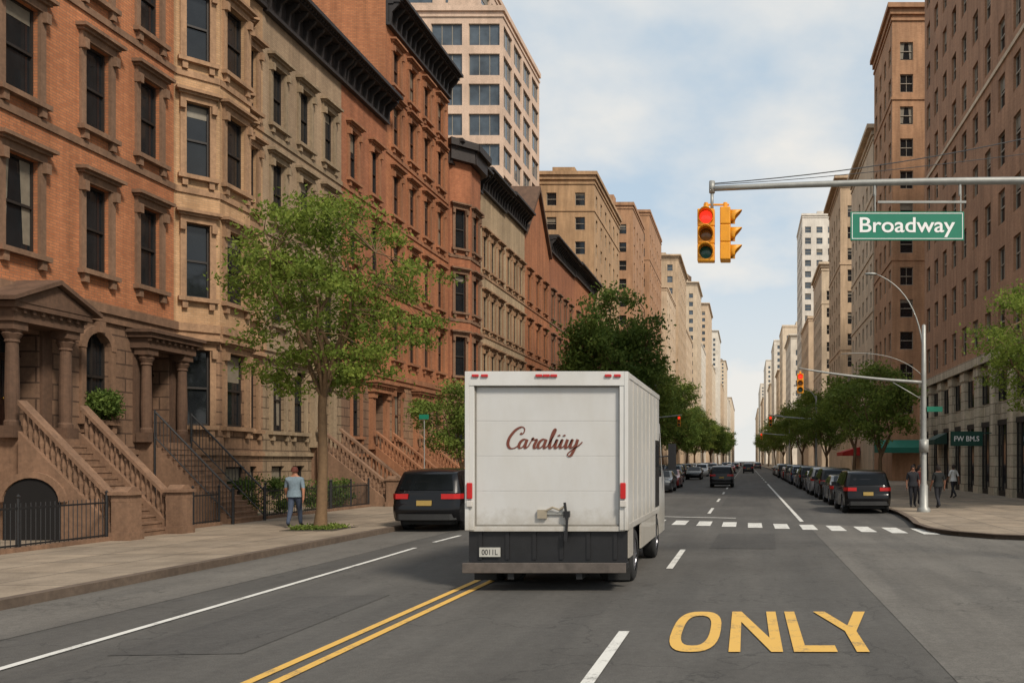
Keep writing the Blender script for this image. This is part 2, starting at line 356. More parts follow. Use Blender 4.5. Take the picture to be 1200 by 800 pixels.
# house materials
br_or=brick('brick_orange',C(190,122,80),C(170,104,66),C(142,104,78))
br_or2=brick('brick_orange_dark',C(178,112,76),C(158,96,63),C(132,96,74))
br_bg=brick('brick_beige',C(194,156,118),C(178,140,102),C(164,136,106))
br_gy=brick('brick_greybeige',C(172,148,120),C(158,134,108),C(146,126,104))
br_cr=brick('brick_cream',C(190,166,134),C(174,152,120),C(156,138,114))
bs=stone('brownstone',C(132,102,80)); bsr=stone('brownstone_rusticated',C(136,106,84),.42); bsd=stone('brownstone_dark',C(100,75,58))
bsl=stone('brownstone_light',C(164,130,100)); bsg=stone('stone_greybeige',C(156,136,110)); bso=stone('brownstone_orange',C(160,110,78))
bsgr=stone('stone_greybeige_rusticated',C(152,130,104),.42); bslr=stone('sandstone_rusticated',C(156,122,94),.42)
roofm=plain('roof_tar',C(60,56,52),.9)
corn_dark=stone('cornice_dark',C(48,42,40),0,.3,.6); corn_br=stone('cornice_brown',C(86,60,44),0,.3)
doorm=plain('door_wood',C(46,26,18),.4,0,.3)
def stoop(par,u0,u1,land,rise,nst,tread,mat,iron=False,arch=False):
    st=MB(); h=rise/nst
    st.box(u0,u1,-land,-.003,0,rise)
    for i in range(nst-1):
        z=rise-h*(i+1); y=-land-tread*i; st.box(u0,u1,y-tread,y,0,z-.0)
        st.box(u0-.0,u1+.0,y-tread-.02,y-tread,z-.05,z+.002)
    s=part(par,'stoop',st.mesh('stoop',[mat]),(0,0,.14))
    end=-land-tread*(nst-1)
    for uu in (u0-.14,u1+.14):
        if iron:
            r=MB(); 
            r.tube([(0,-land,rise+.95),(0,end-.05,.98)],.028,6); r.tube([(0,-land,rise+.15),(0,end-.05,.16)],.018,6)
            r.tube([(0,-land,0),(0,-land,rise+1.0)],.03,6); r.tube([(0,end-.05,0),(0,end-.05,1.05)],.045,6); r.lathe([(0,1.16),(.05,1.1),(.05,1.06),(0,1.0)],8,c=(0,end-.05,0))
            for i in range(int((nst-1)*1.6)):
                t=(i+.5)/((nst-1)*1.6); y=-land+(end-.05+land)*t; z=rise+(0-rise)*t
                r.tube([(0,y,z+.12),(0,y,z+.95)],.011,4)
            part(s,'railing',r.mesh('railing',[blackm]),(uu+(.12 if uu<u0 else -.12),0,0))
        else:
            r=MB(); w=.12
            r.prism([(-land+.0,0),(-land,rise+.15),(end,.26),(end,0)],'x',-w,w)
            r.prism([(-land,rise+.80),(-land,rise+.92),(end,1.02),(end,.90)],'x',-w-.02,w+.02)
            nb=int((nst-1)*1.25)
            for i in range(nb):
                t=(i+.5)/nb; y=-land+(end+land)*t; z=rise+.15+(.26-rise-.15)*t; zz=rise+.82+(.92-rise-.82)*t
                r.lathe([(.045,z-.1),(.04,z+.08),(.06,z+.2),(.028,zz-.14),(.045,zz)],8,c=(0,y,0))
            part(s,'railing',r.mesh('railing',[mat]),(uu,0,0))
            nw=MB(); nw.box(-.22,.22,-.22,.22,0,1.12); nw.box(-.26,.26,-.26,.26,0,.2); nw.box(-.225,.225,-.225,.225,.95,1.0); nw.box(-.28,.28,-.28,.28,1.12,1.2); nw.prism([(-.24,1.2),(.24,1.2),(.08,1.32),(-.08,1.32)],'y',-.2,.2)
            part(s,'newel_post',nw.mesh('newel_post',[mat]),(uu,end-.22,0))
    if arch:
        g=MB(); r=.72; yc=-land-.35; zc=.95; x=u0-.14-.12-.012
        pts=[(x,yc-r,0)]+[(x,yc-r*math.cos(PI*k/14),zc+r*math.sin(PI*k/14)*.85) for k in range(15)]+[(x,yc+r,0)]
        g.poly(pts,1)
        for k in range(14):
            a=PI*k/14;b=PI*(k+1)/14; P=lambda t,q:(yc-q*math.cos(t),zc+q*math.sin(t)*.85)
            g.prism([P(a,r-.02),P(b,r-.02),P(b,r+.16),P(a,r+.16)],'x',x-.05,x+.02,0)
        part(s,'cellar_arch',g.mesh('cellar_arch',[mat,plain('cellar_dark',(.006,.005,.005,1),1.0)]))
    return s
def door(par,u,z,w,h,trim,kind='flat',proj=.5,depth=.55):
    d=MB(); hw=w/2
    d.box(-hw,hw,0,.05,0,h,0)
    for sx in (-1,1):
        for (a,b) in ((.15,.9),(1.05,h-.75)): d.box(min(sx*.06,sx*(hw-.1)),max(sx*.06,sx*(hw-.1)),-.02,0,a,b,0 if a<.5 else 1)
    d.box(-hw,hw,-.05,0,h-.62,h-.56,0); d.box(-hw+.08,hw-.08,-.01,0,h-.54,h-.06,1)
    D=part(par,'door',d.mesh('door',[doorm,glass]),(u,depth,z))
    hn=MB(); hn.lathe([(0,-.08),(.035,-.07),(.035,-.04),(.012,-.03),(.012,0)],10,axis='y'); part(D,'handle',hn.mesh('handle',[plain('brass',C(160,120,50),.3,.9,.05)],True),(.06,-.02,1.05))
    P=MB(); 
    for sx in (-1,1):
        x=sx*(hw+.22)
        if kind=='flat' and proj<.4:
            P.box(x-.16,x+.16,-.22,.02,0,h+.1); P.box(x-.2,x+.2,-.28,.02,0,.25); P.box(x-.2,x+.2,-.3,.02,h-.2,h+.1)
        else:
            P.box(x-.2,x+.2,-proj-.02,-proj+.38,0,.3)
            P.lathe([(.17,.3),(.17,.4),(.14,.45),(.155,h*.4),(.13,h-.42),(.16,h-.4),(.15,h-.34),(.22,h-.2),(.18,h-.17),(.23,h-.1)],16,c=(x,-proj+.18,0)); P.box(x-.22,x+.22,-proj-.04,-proj+.4,h-.1,h+.1)
            P.box(x-.16,x+.16,-.08,.02,0,h+.1)
    p0=-proj-.1
    P.box(-hw-.5,hw+.5,p0,.02,h+.1,h+.42); P.box(-hw-.62,hw+.62,p0-.14,.02,h+.42,h+.56)
    for k in range(9): x=-hw-.52+k*(2*hw+1.0)/8; P.box(x-.04,x+.04,p0-.08,p0,h+.32,h+.42)
    if kind=='gable': P.prism([(-hw-.66,h+.56),(hw+.66,h+.56),(0,h+1.15)],'y',p0-.16,.02); P.prism([(-hw-.8,h+.56),(0,h+1.2),(hw+.8,h+.56),(hw+.8,h+.66),(0,h+1.32),(-hw-.8,h+.66)],'y',p0-.3,.02)
    else: P.box(-hw-.7,hw+.7,p0-.22,.02,h+.56,h+.66)
    part(par,'door_surround',P.mesh('door_surround',[trim]),(u,0,z))
def house(y0,y1,H,wall,base,trim,corn,cols,label,rows,bay=None,doorU=None,gw=[],stp=None,dk='flat',proj=.3,ww=1.0,hood='hood',cp=.8,D=13,full=True,corn_h=1.2,fm=sash_dark,land=.4,tread=.215,gable=None,xf=-19,hs=None,basew=True,garch=False,sarch=False):
    W=y1-y0; E=top('brownstone_house',None,(xf,y0,0),PI/2,label,'townhouse',group='row of brownstone townhouses')
    zb=6.6; mb=MB(); PZ=2.55
    wins=[]
    seg=[((0,0),0,W)]
    if bay:
        b0,b1,p=bay; r=p*math.sqrt(2)
        seg=[((0,0),0,b0),((b0,0),-PI/4,r),((b0+p,-p),0,b1-b0-2*p),((b1-p,-p),PI/4,r),((b1,0),0,W-b1)]
        seg=[s for s in seg if s[2]>.05]
    for si,(o,a,L) in enumerate(seg):
        up=[];lo=[]
        if bay:
            if (o==(b0,0)) or (o==(b1-p,-p)) : cl=[(L/2,min(.72,L*.55))]
            elif o==(b0+p,-p): cl=[(L/2,min(1.15,L*.66))]
            else: cl=[(c-o[0],ww) for c in cols if o[0]+.2<c<o[0]+L-.2]
        else: cl=[(c,ww) for c in cols]
        for (u,w_) in cl:
            for (v,h) in rows: up.append((u-w_/2,u+w_/2,v,v+h)); wins.append((o,a,u,v,w_,h,trim))
        if bay:
            gl_=cl if o!=(0,0) else []
            gl_=[g for g in gl_ if doorU is None or abs(o[0]+g[0]-doorU)>.9 or a!=0]
        else: gl_=[(g,ww) for g in gw]
        for (u,w_) in gl_:
            lo.append((u-w_/2,u+w_/2,3.3,5.85)); wins.append((o,a,u,3.3,w_,2.55,trim))
            if basew: lo.append((u-w_/2,u+w_/2,.55,1.9)); wins.append((o,a,u,.55,w_,1.35,None))
        if doorU is not None and a==0 and o[0]<=doorU<=o[0]+L and o[1]==0:
            lo.append((doorU-o[0]-.62,doorU-o[0]+.62,PZ+.14,PZ+2.94))
        panel(mb,o,a,L,0,zb,lo,.56 if doorU is not None and a==0 and not bay else .3,1)
        panel(mb,o,a,L,zb,H,up,.25,0)
    mb.quad((0,0,0),(0,0,H),(0,D,H),(0,D,0),0); mb.quad((W,0,0),(W,D,0),(W,D,H),(W,0,H),0); mb.quad((0,D,0),(0,D,H),(W,D,H),(W,D,0),0)
    part(E,'wall',mb.mesh('wall',[wall,base]))
    rf=MB(); rf.quad((0,0,H-.25),(W,0,H-.25),(W,D,H-.25),(0,D,H-.25))
    if bay: rf.poly([(b0,0,H-.26),(b0+p,-p,H-.26),(b1-p,-p,H-.26),(b1,0,H-.26)])
    rf.box(W*.3,W*.3+.9,3,3.7,H-.3,H+1.6)
    part(E,'roof',rf.mesh('roof',[roofm]))
    if gable is None:
        part(E,'cornice',cornice_mesh(W,H,corn,cp,corn_h))
        if bay:
            for (o,a,L) in seg[0:]:
                if a!=0 or o[1]!=0:
                    c2=MB(); c2.M=T(o,a); c2.box(-.1,L+.1,-.45,.02,H-1.25,H-.43-.002); c2.box(-.22,L+.22,-.7,.02,H-.43,H+.01)
                    part(E,'bay_cornice',c2.mesh('bay_cornice',[corn]))
    else:
        g=MB(); g.prism([(0,H),(W,H),(W/2,H+gable)],'y',.0,D,0); g.prism([(-.1,H-.05),(W/2,H+gable+.1),(W+.1,H-.05),(W+.1,H+.3),(W/2,H+gable+.55),(-.1,H+.3)],'y',-.3,D-.1,1)
        part(E,'gable',g.mesh('gable',[wall,bsd]))
    for (o,a,L) in seg:
        def belt(*bx):
            bc=MB(); bc.M=T(o,a)
            for z0_,z1_,p_ in bx: bc.box(0,L,-p_,.02,z0_,z1_)
            part(E,'string_course',bc.mesh('string_course',[trim]))
        belt((zb-.15,zb+.12,.16),(zb-.4,zb-.15,.09))
        for v,h in rows[1:]: belt((v-.62,v-.42,.06))
        belt((2.3,2.45,.1))
    for i,(o,a,u,v,w_,h,tm) in enumerate(wins):
        ar=garch and tm is not None and v==3.3
        add_window(E,o,a,u,v,w_,h,tm or trim,fm,'arch' if ar else hood,.2,full=full and tm is not None,style='multi' if ar else None)
    if doorU is not None: door(E,doorU,PZ+.14,1.24,2.8,hs or trim,dk,proj,.5)
    if stp: stoop(E,doorU-.85,doorU+.85,land,PZ,15,tread,stp[0],stp[1],sarch)
    return E
R=[(7.6,2.5),(11.7,2.45),(15.6,2.35)]
house(15.9,23.45,21.2,br_or,bsr,bs,corn_dark,[1.3,3.9,6.45],'orange brick and brownstone townhouse with a pedimented porch',R,doorU=6.35,gw=[1.5,3.7],stp=(bs,False),dk='gable',proj=.75,ww=1.1,land=.95,tread=.17,hs=bsd,sarch=True)
house(23.45,28.3,21.2,br_or,bsr,bs,corn_dark,[1.5,3.7],'orange brick townhouse with brownstone base and iron-railed stoop',R,doorU=3.95,gw=[1.5],stp=(bs,True),proj=.5,ww=.98,land=.6,tread=.17,garch=True,hs=bsd)
house(28.3,33.5,21.2,br_bg,bslr,bsl,corn_dark,[4.4],'beige brick townhouse with a three-sided bay front',R,bay=(.1,3.7,.9),gw=[4.4],ww=.8)
house(33.5,40,21.2,br_gy,bsgr,bsg,corn_dark,[1.1,3.2,5.3],'grey-beige brick townhouse with heavy dark cornice',R,doorU=4.6,gw=[1.1,2.7],stp=(bs,False),ww=.95,cp=.95,corn_h=1.3)
house(40,44.9,21.2,br_or2,bsr,bso,corn_dark,[1.2,3.6],'narrow orange brick townhouse with brownstone base',R,doorU=3.9,gw=[1.5],stp=(bso,False),ww=.9,cp=.95,corn_h=1.3)
R6=[(7.6,2.4),(11.5,2.3),(15.3,2.3),(19.0,2.3),(22.3,2.0)]
house(44.9,54.3,26.6,br_or,bslr,bso,corn_dark,[1.4,3.6,5.8,8.0],'tall six-storey orange brick apartment house',R6,doorU=4.7,gw=[1.5,7.6],stp=(bso,False),ww=1.0,cp=1.0,corn_h=1.4,D=16,fm=sash_brown)
house(54.3,60.8,22.6,br_or2,bsr,bs,corn_dark,[5.4],'brown townhouse with a projecting bay and black cornice',[(7.6,2.5),(11.7,2.45),(15.8,2.5)],bay=(.3,4.4,1.0),gw=[5.4],ww=.8,cp=1.0,corn_h=1.4)
house(60.8,66.9,23.0,br_cr,bslr,bsl,corn_dark,[1.2,3.1,5.0],'cream brick townhouse with carved window hoods',[(7.6,2.5),(11.7,2.45),(16,2.5)],doorU=4.6,gw=[1.5,2.9],stp=(bsl,False),ww=1.0,cp=1.0,corn_h=1.4)
house(66.9,73,23.2,br_cr,bslr,bsl,corn_dark,[1.2,3.1,5.0],'cream brick townhouse with black bracketed cornice',[(7.6,2.5),(11.7,2.45),(16,2.5)],doorU=4.6,gw=[1.5,2.9],stp=(bsl,False),ww=1.0,cp=1.0,corn_h=1.4)
house(73,82,21.5,br_or,bslr,bso,corn_br,[1.6,4.5,7.4],'orange brick gabled house with steep roof',[(7.6,2.5),(11.7,2.45),(16,2.5)],gw=[1.6,4.5,7.4],ww=1.1,gable=5.0,D=14)
house(82,94,23.8,br_or2,bsr,bs,corn_dark,[1.6,4.4,7.2,10],'brown brick row house with black cornice',[(7.6,2.5),(11.7,2.45),(16,2.5)],gw=[1.6,4.4,7.2,10],ww=1.1,cp=1.0,corn_h=1.4)
house(94,107,24,br_or,bsr,bs,corn_dark,[1.8,4.8,7.8,10.8],'orange brick row house with black cornice',[(7.6,2.5),(11.7,2.45),(16,2.5)],gw=[1.8,4.8,7.8,10.8],ww=1.1,cp=1.0,corn_h=1.4)
def fence(y0,y1,x,label):
    mb=MB(); L=y1-y0
    mb.box(0,L,-.015,.015,.12,.16); mb.box(0,L,-.015,.015,.92,.96); mb.box(0,L,-.1,.1,0,.1,1)
    n=int(L/.13)
    for i in range(n+1):
        u=L*i/n; mb.tube([(u,0,.1),(u,0,1.05)],.011,4); 
    for u in (0,L/2,L): mb.tube([(u,0,0),(u,0,1.15)],.035,6); mb.lathe([(0,1.25),(.045,1.2),(.02,1.14)],8,c=(u,0,0))
    top('iron_fence',mb.mesh('iron_fence',[blackm,bs]),(x,y0,.14),PI/2,label,'fence',group='iron fences in front of the houses')
fence(15.9,21.0,-15.75,'black iron fence enclosing a sunken front area')
fence(23.7,26.2,-16.2,'black iron fence enclosing a sunken front area')
fence(28.9,33.4,-16.3,'black iron fence with shrubs behind it')
fence(33.5,36.8,-16.3,'black iron fence with shrubs behind it')
fence(40.2,42.6,-16.3,'black iron fence enclosing a sunken front area')
fence(45.2,48.3,-16.3,'black iron fence enclosing a sunken front area')
# ---------------------------------------------------------------- towers
def tower(side,xf,y0,y1,H,D,wall,fm,gl,fh,sp,ww,wh,label,name='apartment_tower',z0=4.5,base=None,bz=0,near=True,far=False,trim=None,tank=False,bands=0,cat='apartment building',depth=.22,corn=None,style=None):
    W=y1-y0
    E=top(name,None,(xf,y0 if side<0 else y1,0),PI/2 if side<0 else -PI/2,label,cat,group='apartment blocks lining the avenue')
    mb=MB(); wins=[]
    npn=((0,D),-PI/2,D) if side<0 else ((W,0),PI/2,D)
    for pi,(o,a,L) in enumerate([((0,0),0,W)]+([npn] if near else [])):
        n=max(1,int(L/sp)); hs=[]
        nf=int((H-1.2-z0)/fh)
        for i in range(n):
            u=L*(i+.5)/n
            for j in range(nf):
                v=z0+j*fh+.8; hs.append((u-ww/2,u+ww/2,v,v+wh)); 
                P=T(o,a)@Vector((u,0,v)); d=(P.x+y0 if side<0 else y1-P.x)+P.y*.2+v*.2; wins.append((d,o,a,u,v))
        panel(mb,o,a,L,bz,H,hs,depth,0)
        if bz: panel(mb,o,a,L,0,bz,[],.3,1)
    if side<0: mb.quad((W,0,0),(W,D,0),(W,D,H),(W,0,H),0)
    else: mb.quad((0,0,0),(0,D,0),(0,D,H),(0,0,H),0)
    mb.quad((0,D,0),(0,D,H),(W,D,H),(W,D,0),0)
    part(E,'wall',mb.mesh('wall',[wall,base or wall]))
    rf=MB(); rf.quad((0,0,H-.4),(W,0,H-.4),(W,D,H-.4),(0,D,H-.4)); rf.box(W*.35,W*.65,D*.3,D*.6,H-.4,H+3.2,1); rf.box(W*.1,W*.25,D*.2,D*.4,H-.4,H+1.9,1)
    part(E,'roof',rf.mesh('roof',[roofm,wall]))
    if tank:
        tk=MB(); c=(W*.5,D*.25,0); tk.lathe([(0,H+2.4),(1.7,H+2.4),(1.7,H+5.6),(1.8,H+5.6),(0,H+7)],16,c=c)
        for k in range(4): tk.tube([(c[0]+1.2*math.cos(k*PI/2+.8),c[1]+1.2*math.sin(k*PI/2+.8),H-.4),(c[0]+1.2*math.cos(k*PI/2+.8),c[1]+1.2*math.sin(k*PI/2+.8),H+2.4)],.1,6)
        part(E,'water_tank',tk.mesh('water_tank',[plain('tank_wood',C(100,78,60),.9)]))
    tm=trim or wall
    def ring(z_0,z_1,p):
        tr=MB(); tr.box(-p if (near and side<0) else 0,W+(p if near and side>0 else 0),-p,.03,z_0,z_1)
        if near:
            if side<0: tr.box(-p,.03,.031,D,z_0,z_1)
            else: tr.box(W-.03,W+p,.031,D,z_0,z_1)
        part(E,'trim',tr.mesh('trim',[tm]))
    ring(H-.5,H+.05,.22); ring(H-1.1,H-.85,.12)
    if corn: ring(H+.05,H+.5,corn)
    if bands:
        z=z0+fh*bands
        while z<H-4: ring(z+.05,z+.3,.1); z+=fh*bands
    if bz: ring(bz-.3,bz+.2,.3)
    wins.sort(key=lambda t:t[0])
    lim=0 if far else 100
    for (d,o,a,u,v) in wins[:lim]:
        st=style or random.choice(['plain','plain','blind','curtain','multi','shade'])
        part(E,'window',win_mesh(ww,wh,st,fm,gl),T(o,a)@Vector((u,depth-.02,v)),a)
    rest=wins[lim:]
    if rest:
        r=MB()
        for (d,o,a,u,v) in rest:
            r.M=T(o,a)@Matrix.Translation((u,depth-.02,v)); hw=ww/2
            r.quad((-hw,0,0),(hw,0,0),(hw,0,wh),(-hw,0,wh),1)
            if not far or y0<260:
                r.box(-hw,-hw+.06,-.05,0,0,wh,0); r.box(hw-.06,hw,-.05,0,0,wh,0); r.box(-hw+.06,hw-.06,-.06,0,wh*.5-.04,wh*.5+.04,0)
            q=random.random()
            if q<.4: zz=.5+.4*random.random(); r.quad((-hw+.06,-.01,wh*zz),(hw-.06,-.01,wh*zz),(hw-.06,-.01,wh),(-hw+.06,-.01,wh),2)
        part(E,'windows',r.mesh('windows',[fm,gl,blind]),kind='stuff')
    return E
tw_pink=stone('tower_pinkbeige',C(212,184,162),0,.12); tw_tan=brick('tower_tan_brick',C(194,158,120),C(182,146,108),C(176,148,118)); tw_tan2=brick('tower_tan_brick_pale',C(204,178,148),C(192,166,136),C(188,162,134))
tw_br=brick('tower_brown_brick_warm',C(180,134,102),C(162,118,88),C(160,130,106)); tw_or=brick('tower_brown_brick',C(188,142,106),C(174,128,94),C(164,134,106))
tw_bg=stone('tower_limestone',C(208,188,162),0,.2); tw_wh=stone('tower_white_brick',C(220,212,200),0,.12); st_base=stone('shop_limestone',C(206,192,168),.6)
hz1=stone('hazed_facade_warm',C(216,198,174),0,.1); hz2=stone('hazed_facade_pale',C(220,211,197),0,.1); hz3=stone('hazed_facade_tan',C(204,180,152),0,.1)  # aerial haze painted into the far facades as paler base colours
# left
tower(-1,-26,91,107,50.5,16,tw_pink,sash_lt,glassb,3.2,3.9,3.3,2.3,'tall pinkish modern apartment tower with wide windows',trim=tw_pink,z0=20,depth=.25,style='wide')
tower(-1,-30,96,112,58,14,tw_pink,sash_lt,glassb,3.2,3.9,3.3,2.3,'stepped upper block of a pinkish apartment tower',trim=tw_pink,z0=40,far=True,depth=.25)
tower(-1,-20,112,134,39.5,15,tw_tan,sash_lt,glass,3.2,3.3,1.3,1.7,'tan brick apartment block with flat roof',z0=6,corn=.45,bands=3)
tower(-1,-20,150,166,47.5,18,tw_or,sash_lt,glass,3.2,3.3,1.3,1.7,'brown brick apartment block behind trees',z0=6,far=True,bands=4)
tower(-1,-20.5,180,205,55,20,tw_or,sash_lt,glass,3.2,3.3,1.3,1.7,'tall brown brick apartment block',z0=6,far=True,bands=4)
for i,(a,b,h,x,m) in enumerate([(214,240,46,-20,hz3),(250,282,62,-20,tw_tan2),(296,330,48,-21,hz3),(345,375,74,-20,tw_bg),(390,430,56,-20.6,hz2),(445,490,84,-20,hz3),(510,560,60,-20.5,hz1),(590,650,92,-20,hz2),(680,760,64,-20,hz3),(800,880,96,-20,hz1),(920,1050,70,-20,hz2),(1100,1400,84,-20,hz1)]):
    tower(-1,x,a,b,h,20,m,sash_lt,glassb,3.4,4.2,1.6,1.8,'distant apartment block along the avenue, paled with painted haze',z0=6,far=True,corn=.8 if i%2 else None,tank=(i%3==0))
# right
RX=14.5
R1=tower(1,RX,36,69.5,52,22,tw_br,sash_lt,glass,3.25,2.7,1.25,1.9,'large brown brick apartment block over stone shopfronts',z0=8.3,base=st_base,bz=8.2,bands=5,trim=tw_bg,near=False)
tower(1,RX,85,97,47,20,tw_or,sash_lt,glass,3.2,2.6,1.3,1.8,'tall brown brick apartment block with street-facing windows',z0=6,bands=5,corn=.5)
tower(1,RX,98,118,40,18,tw_bg,sash_lt,glass,3.3,3.2,1.3,1.8,'pale limestone apartment block with carved cornice',z0=6,far=True,bands=2,corn=.8)
tower(1,RX,132,150,45.5,14,tw_tan2,sash_lt,glass,3.3,3.2,1.3,1.8,'pale tan apartment block with projecting cornice',z0=6,far=True,bands=4,corn=1.0)
tower(1,RX,165,185,40,16,tw_bg,sash_lt,glass,3.3,3.2,1.3,1.8,'pale limestone apartment block',z0=6,far=True,bands=4,corn=.6,tank=True)
tower(1,15.5,238,262,71,16,tw_wh,sash_lt,glassb,3.1,3.0,1.7,1.7,'tall white modern apartment tower',z0=6,far=True)
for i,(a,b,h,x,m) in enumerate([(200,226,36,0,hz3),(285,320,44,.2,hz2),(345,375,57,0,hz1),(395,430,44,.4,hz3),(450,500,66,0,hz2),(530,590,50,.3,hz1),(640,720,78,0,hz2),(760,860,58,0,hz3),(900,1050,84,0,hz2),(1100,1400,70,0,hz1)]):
    tower(1,RX+x,a,b,h,20,m,sash_lt,glassb,3.4,4.2,1.6,1.8,'distant apartment block along the avenue, paled with painted haze',z0=6,far=True,corn=.7 if i%2 else None,tank=(i%4==1))
W1=33.5
nb=10
for i in range(nb):
    u=W1*(i+.5)/nb; s=MB(); w=W1/nb-1.2
    s.box(-w/2,w/2,-.06,.02,.3,4.0,1); s.box(-w/2,w/2,-.1,.02,0,.3,0); s.box(-w/2,w/2,-.16,.02,4.0,4.3,0)
    for k in range(4): s.box(-w/2+w*k/3-.04,-w/2+w*k/3+.04,-.1,.02,.3,4.0,0)
    s.box(-w/2,w/2,-.04,.02,5.4,7.1,1)
    for k in range(4): s.box(-w/2+w*k/3-.05,-w/2+w*k/3+.05,-.08,.02,5.4,7.1,0)
    part(R1,'shopfront',s.mesh('shopfront',[sash_dark,glass]),(u,-.0,.14))
for i in range(nb+1):
    pl=MB(); u=W1*i/nb; pl.box(u-.5,u+.5,-.3,.02,0,7.3); pl.box(u-.58,u+.58,-.36,.02,0,.6); pl.box(u-.58,u+.58,-.36,.02,7.3,7.9)
    part(R1,'pilaster',pl.mesh('pilaster',[st_base]))
pl=MB(); pl.box(0,W1,-.5,.02,7.9,8.45); part(R1,'ledge',pl.mesh('ledge',[st_base]))
grn=plain('awning_green',C(20,104,86),.7); redc=plain('awning_red',C(180,38,30),.7); wht=plain('white_lettering',(.8,.8,.78,1),.5,0,0)
def awning(x,y,rz,w,d,z,h,mat,label):
    mb=MB(); mb.prism([(0,0),(-d,-h*.6),(-d,-h),(0,-h*.98+.0)],'x',-w/2,w/2,0)
    return top('awning',mb.mesh('awning',[mat]),(x,y,z),rz,label,'awning')
awning(RX-.3,62,-PI/2,3.0,.9,4.1,.8,plain('awning_dark',C(28,60,50),.7),'dark green fabric awning over a shopfront')
awning(15.2,84.9,0,5.0,2.2,4.2,1.3,grn,'bright green fabric awning over a corner shop')
awning(RX-.1,112,-PI/2,7,2.2,3.9,1.1,redc,'red fabric awning over a shopfront')
sg=top('shop_sign',None,(12.75,49.5,3.4),0,'small dark green shop sign with white letters','shop sign')
mb=MB(); mb.box(-.92,.92,-.06,.06,-.42,.42); mb.box(.9,1.7,-.03,.03,.3,.36); part(sg,'panel',mb.mesh('panel',[plain('sign_green_dark',C(14,66,54),.5)]))
part(sg,'lettering',text_mesh('FW BM.S',wht,1.45,.3,.015),(0,-.066,0))
# ---------------------------------------------------------------- trees
barkm=stone('bark',C(112,88,62),0,.2)
def leafmat(name,c,c2,tf=.4):
    m,nt,b=newmat(name); g=N(nt,'ShaderNodeNewGeometry')
    col=ramp(nt,g.outputs['Random Per Island'],0,1,c,c2)
    p=pos(nt); l=noise(nt,p,.9,3,.6); col=mixc(nt,1.0,col,ramp(nt,l,.35,.65,(.68,.72,.68,1),(1.25,1.2,1.1,1)),'MULTIPLY')
    nt.links.new(col,b.inputs['Base Color']); b.inputs['Roughness'].default_value=.65; b.inputs['Specular IOR Level'].default_value=.15
    tr=N(nt,'ShaderNodeBsdfTranslucent'); nt.links.new(col,tr.inputs[0]); mx=N(nt,'ShaderNodeMixShader'); mx.inputs[0].default_value=tf
    nt.links.new(b.outputs[0],mx.inputs[1]); nt.links.new(tr.outputs[0],mx.inputs[2]); nt.links.new(mx.outputs[0],nt.nodes['Material Output'].inputs[0]); return m
lf_lt=leafmat('leaves_light',(.12,.175,.030,1),(.24,.30,.062,1),.48); lf_dk=leafmat('leaves_dark',(.07,.12,.026,1),(.15,.21,.05,1),.45); lf_md=leafmat('leaves_mid',(.11,.165,.034,1),(.23,.29,.068,1),.45)
def leaves(centers,n,sig,size,mat,droop=0.0):
    cs=np.repeat(np.array(centers),n,axis=0); k=len(cs)
    p=cs+rng.normal(0,1,(k,3))*np.array(sig)
    a=rng.normal(0,1,(k,3)); a[:,2]-=droop; a/=np.linalg.norm(a,axis=1)[:,None]
    b=rng.normal(0,1,(k,3)); b=np.cross(a,b); b/=np.linalg.norm(b,axis=1)[:,None]
    s=size*(.6+.8*rng.random((k,1)))
    v=np.stack([p-a*s*.6,p+b*s*.28,p+a*s*.6,p-b*s*.28],axis=1).reshape(-1,3)
    me=bpy.data.meshes.new('crown'); me.vertices.add(len(v)); me.vertices.foreach_set('co',v.ravel())
    me.loops.add(len(v)); me.loops.foreach_set('vertex_index',np.arange(len(v))); me.polygons.add(k)
    me.polygons.foreach_set('loop_start',np.arange(0,len(v),4)); me.update(calc_edges=True); me.validate(); me.materials.append(mat); return me
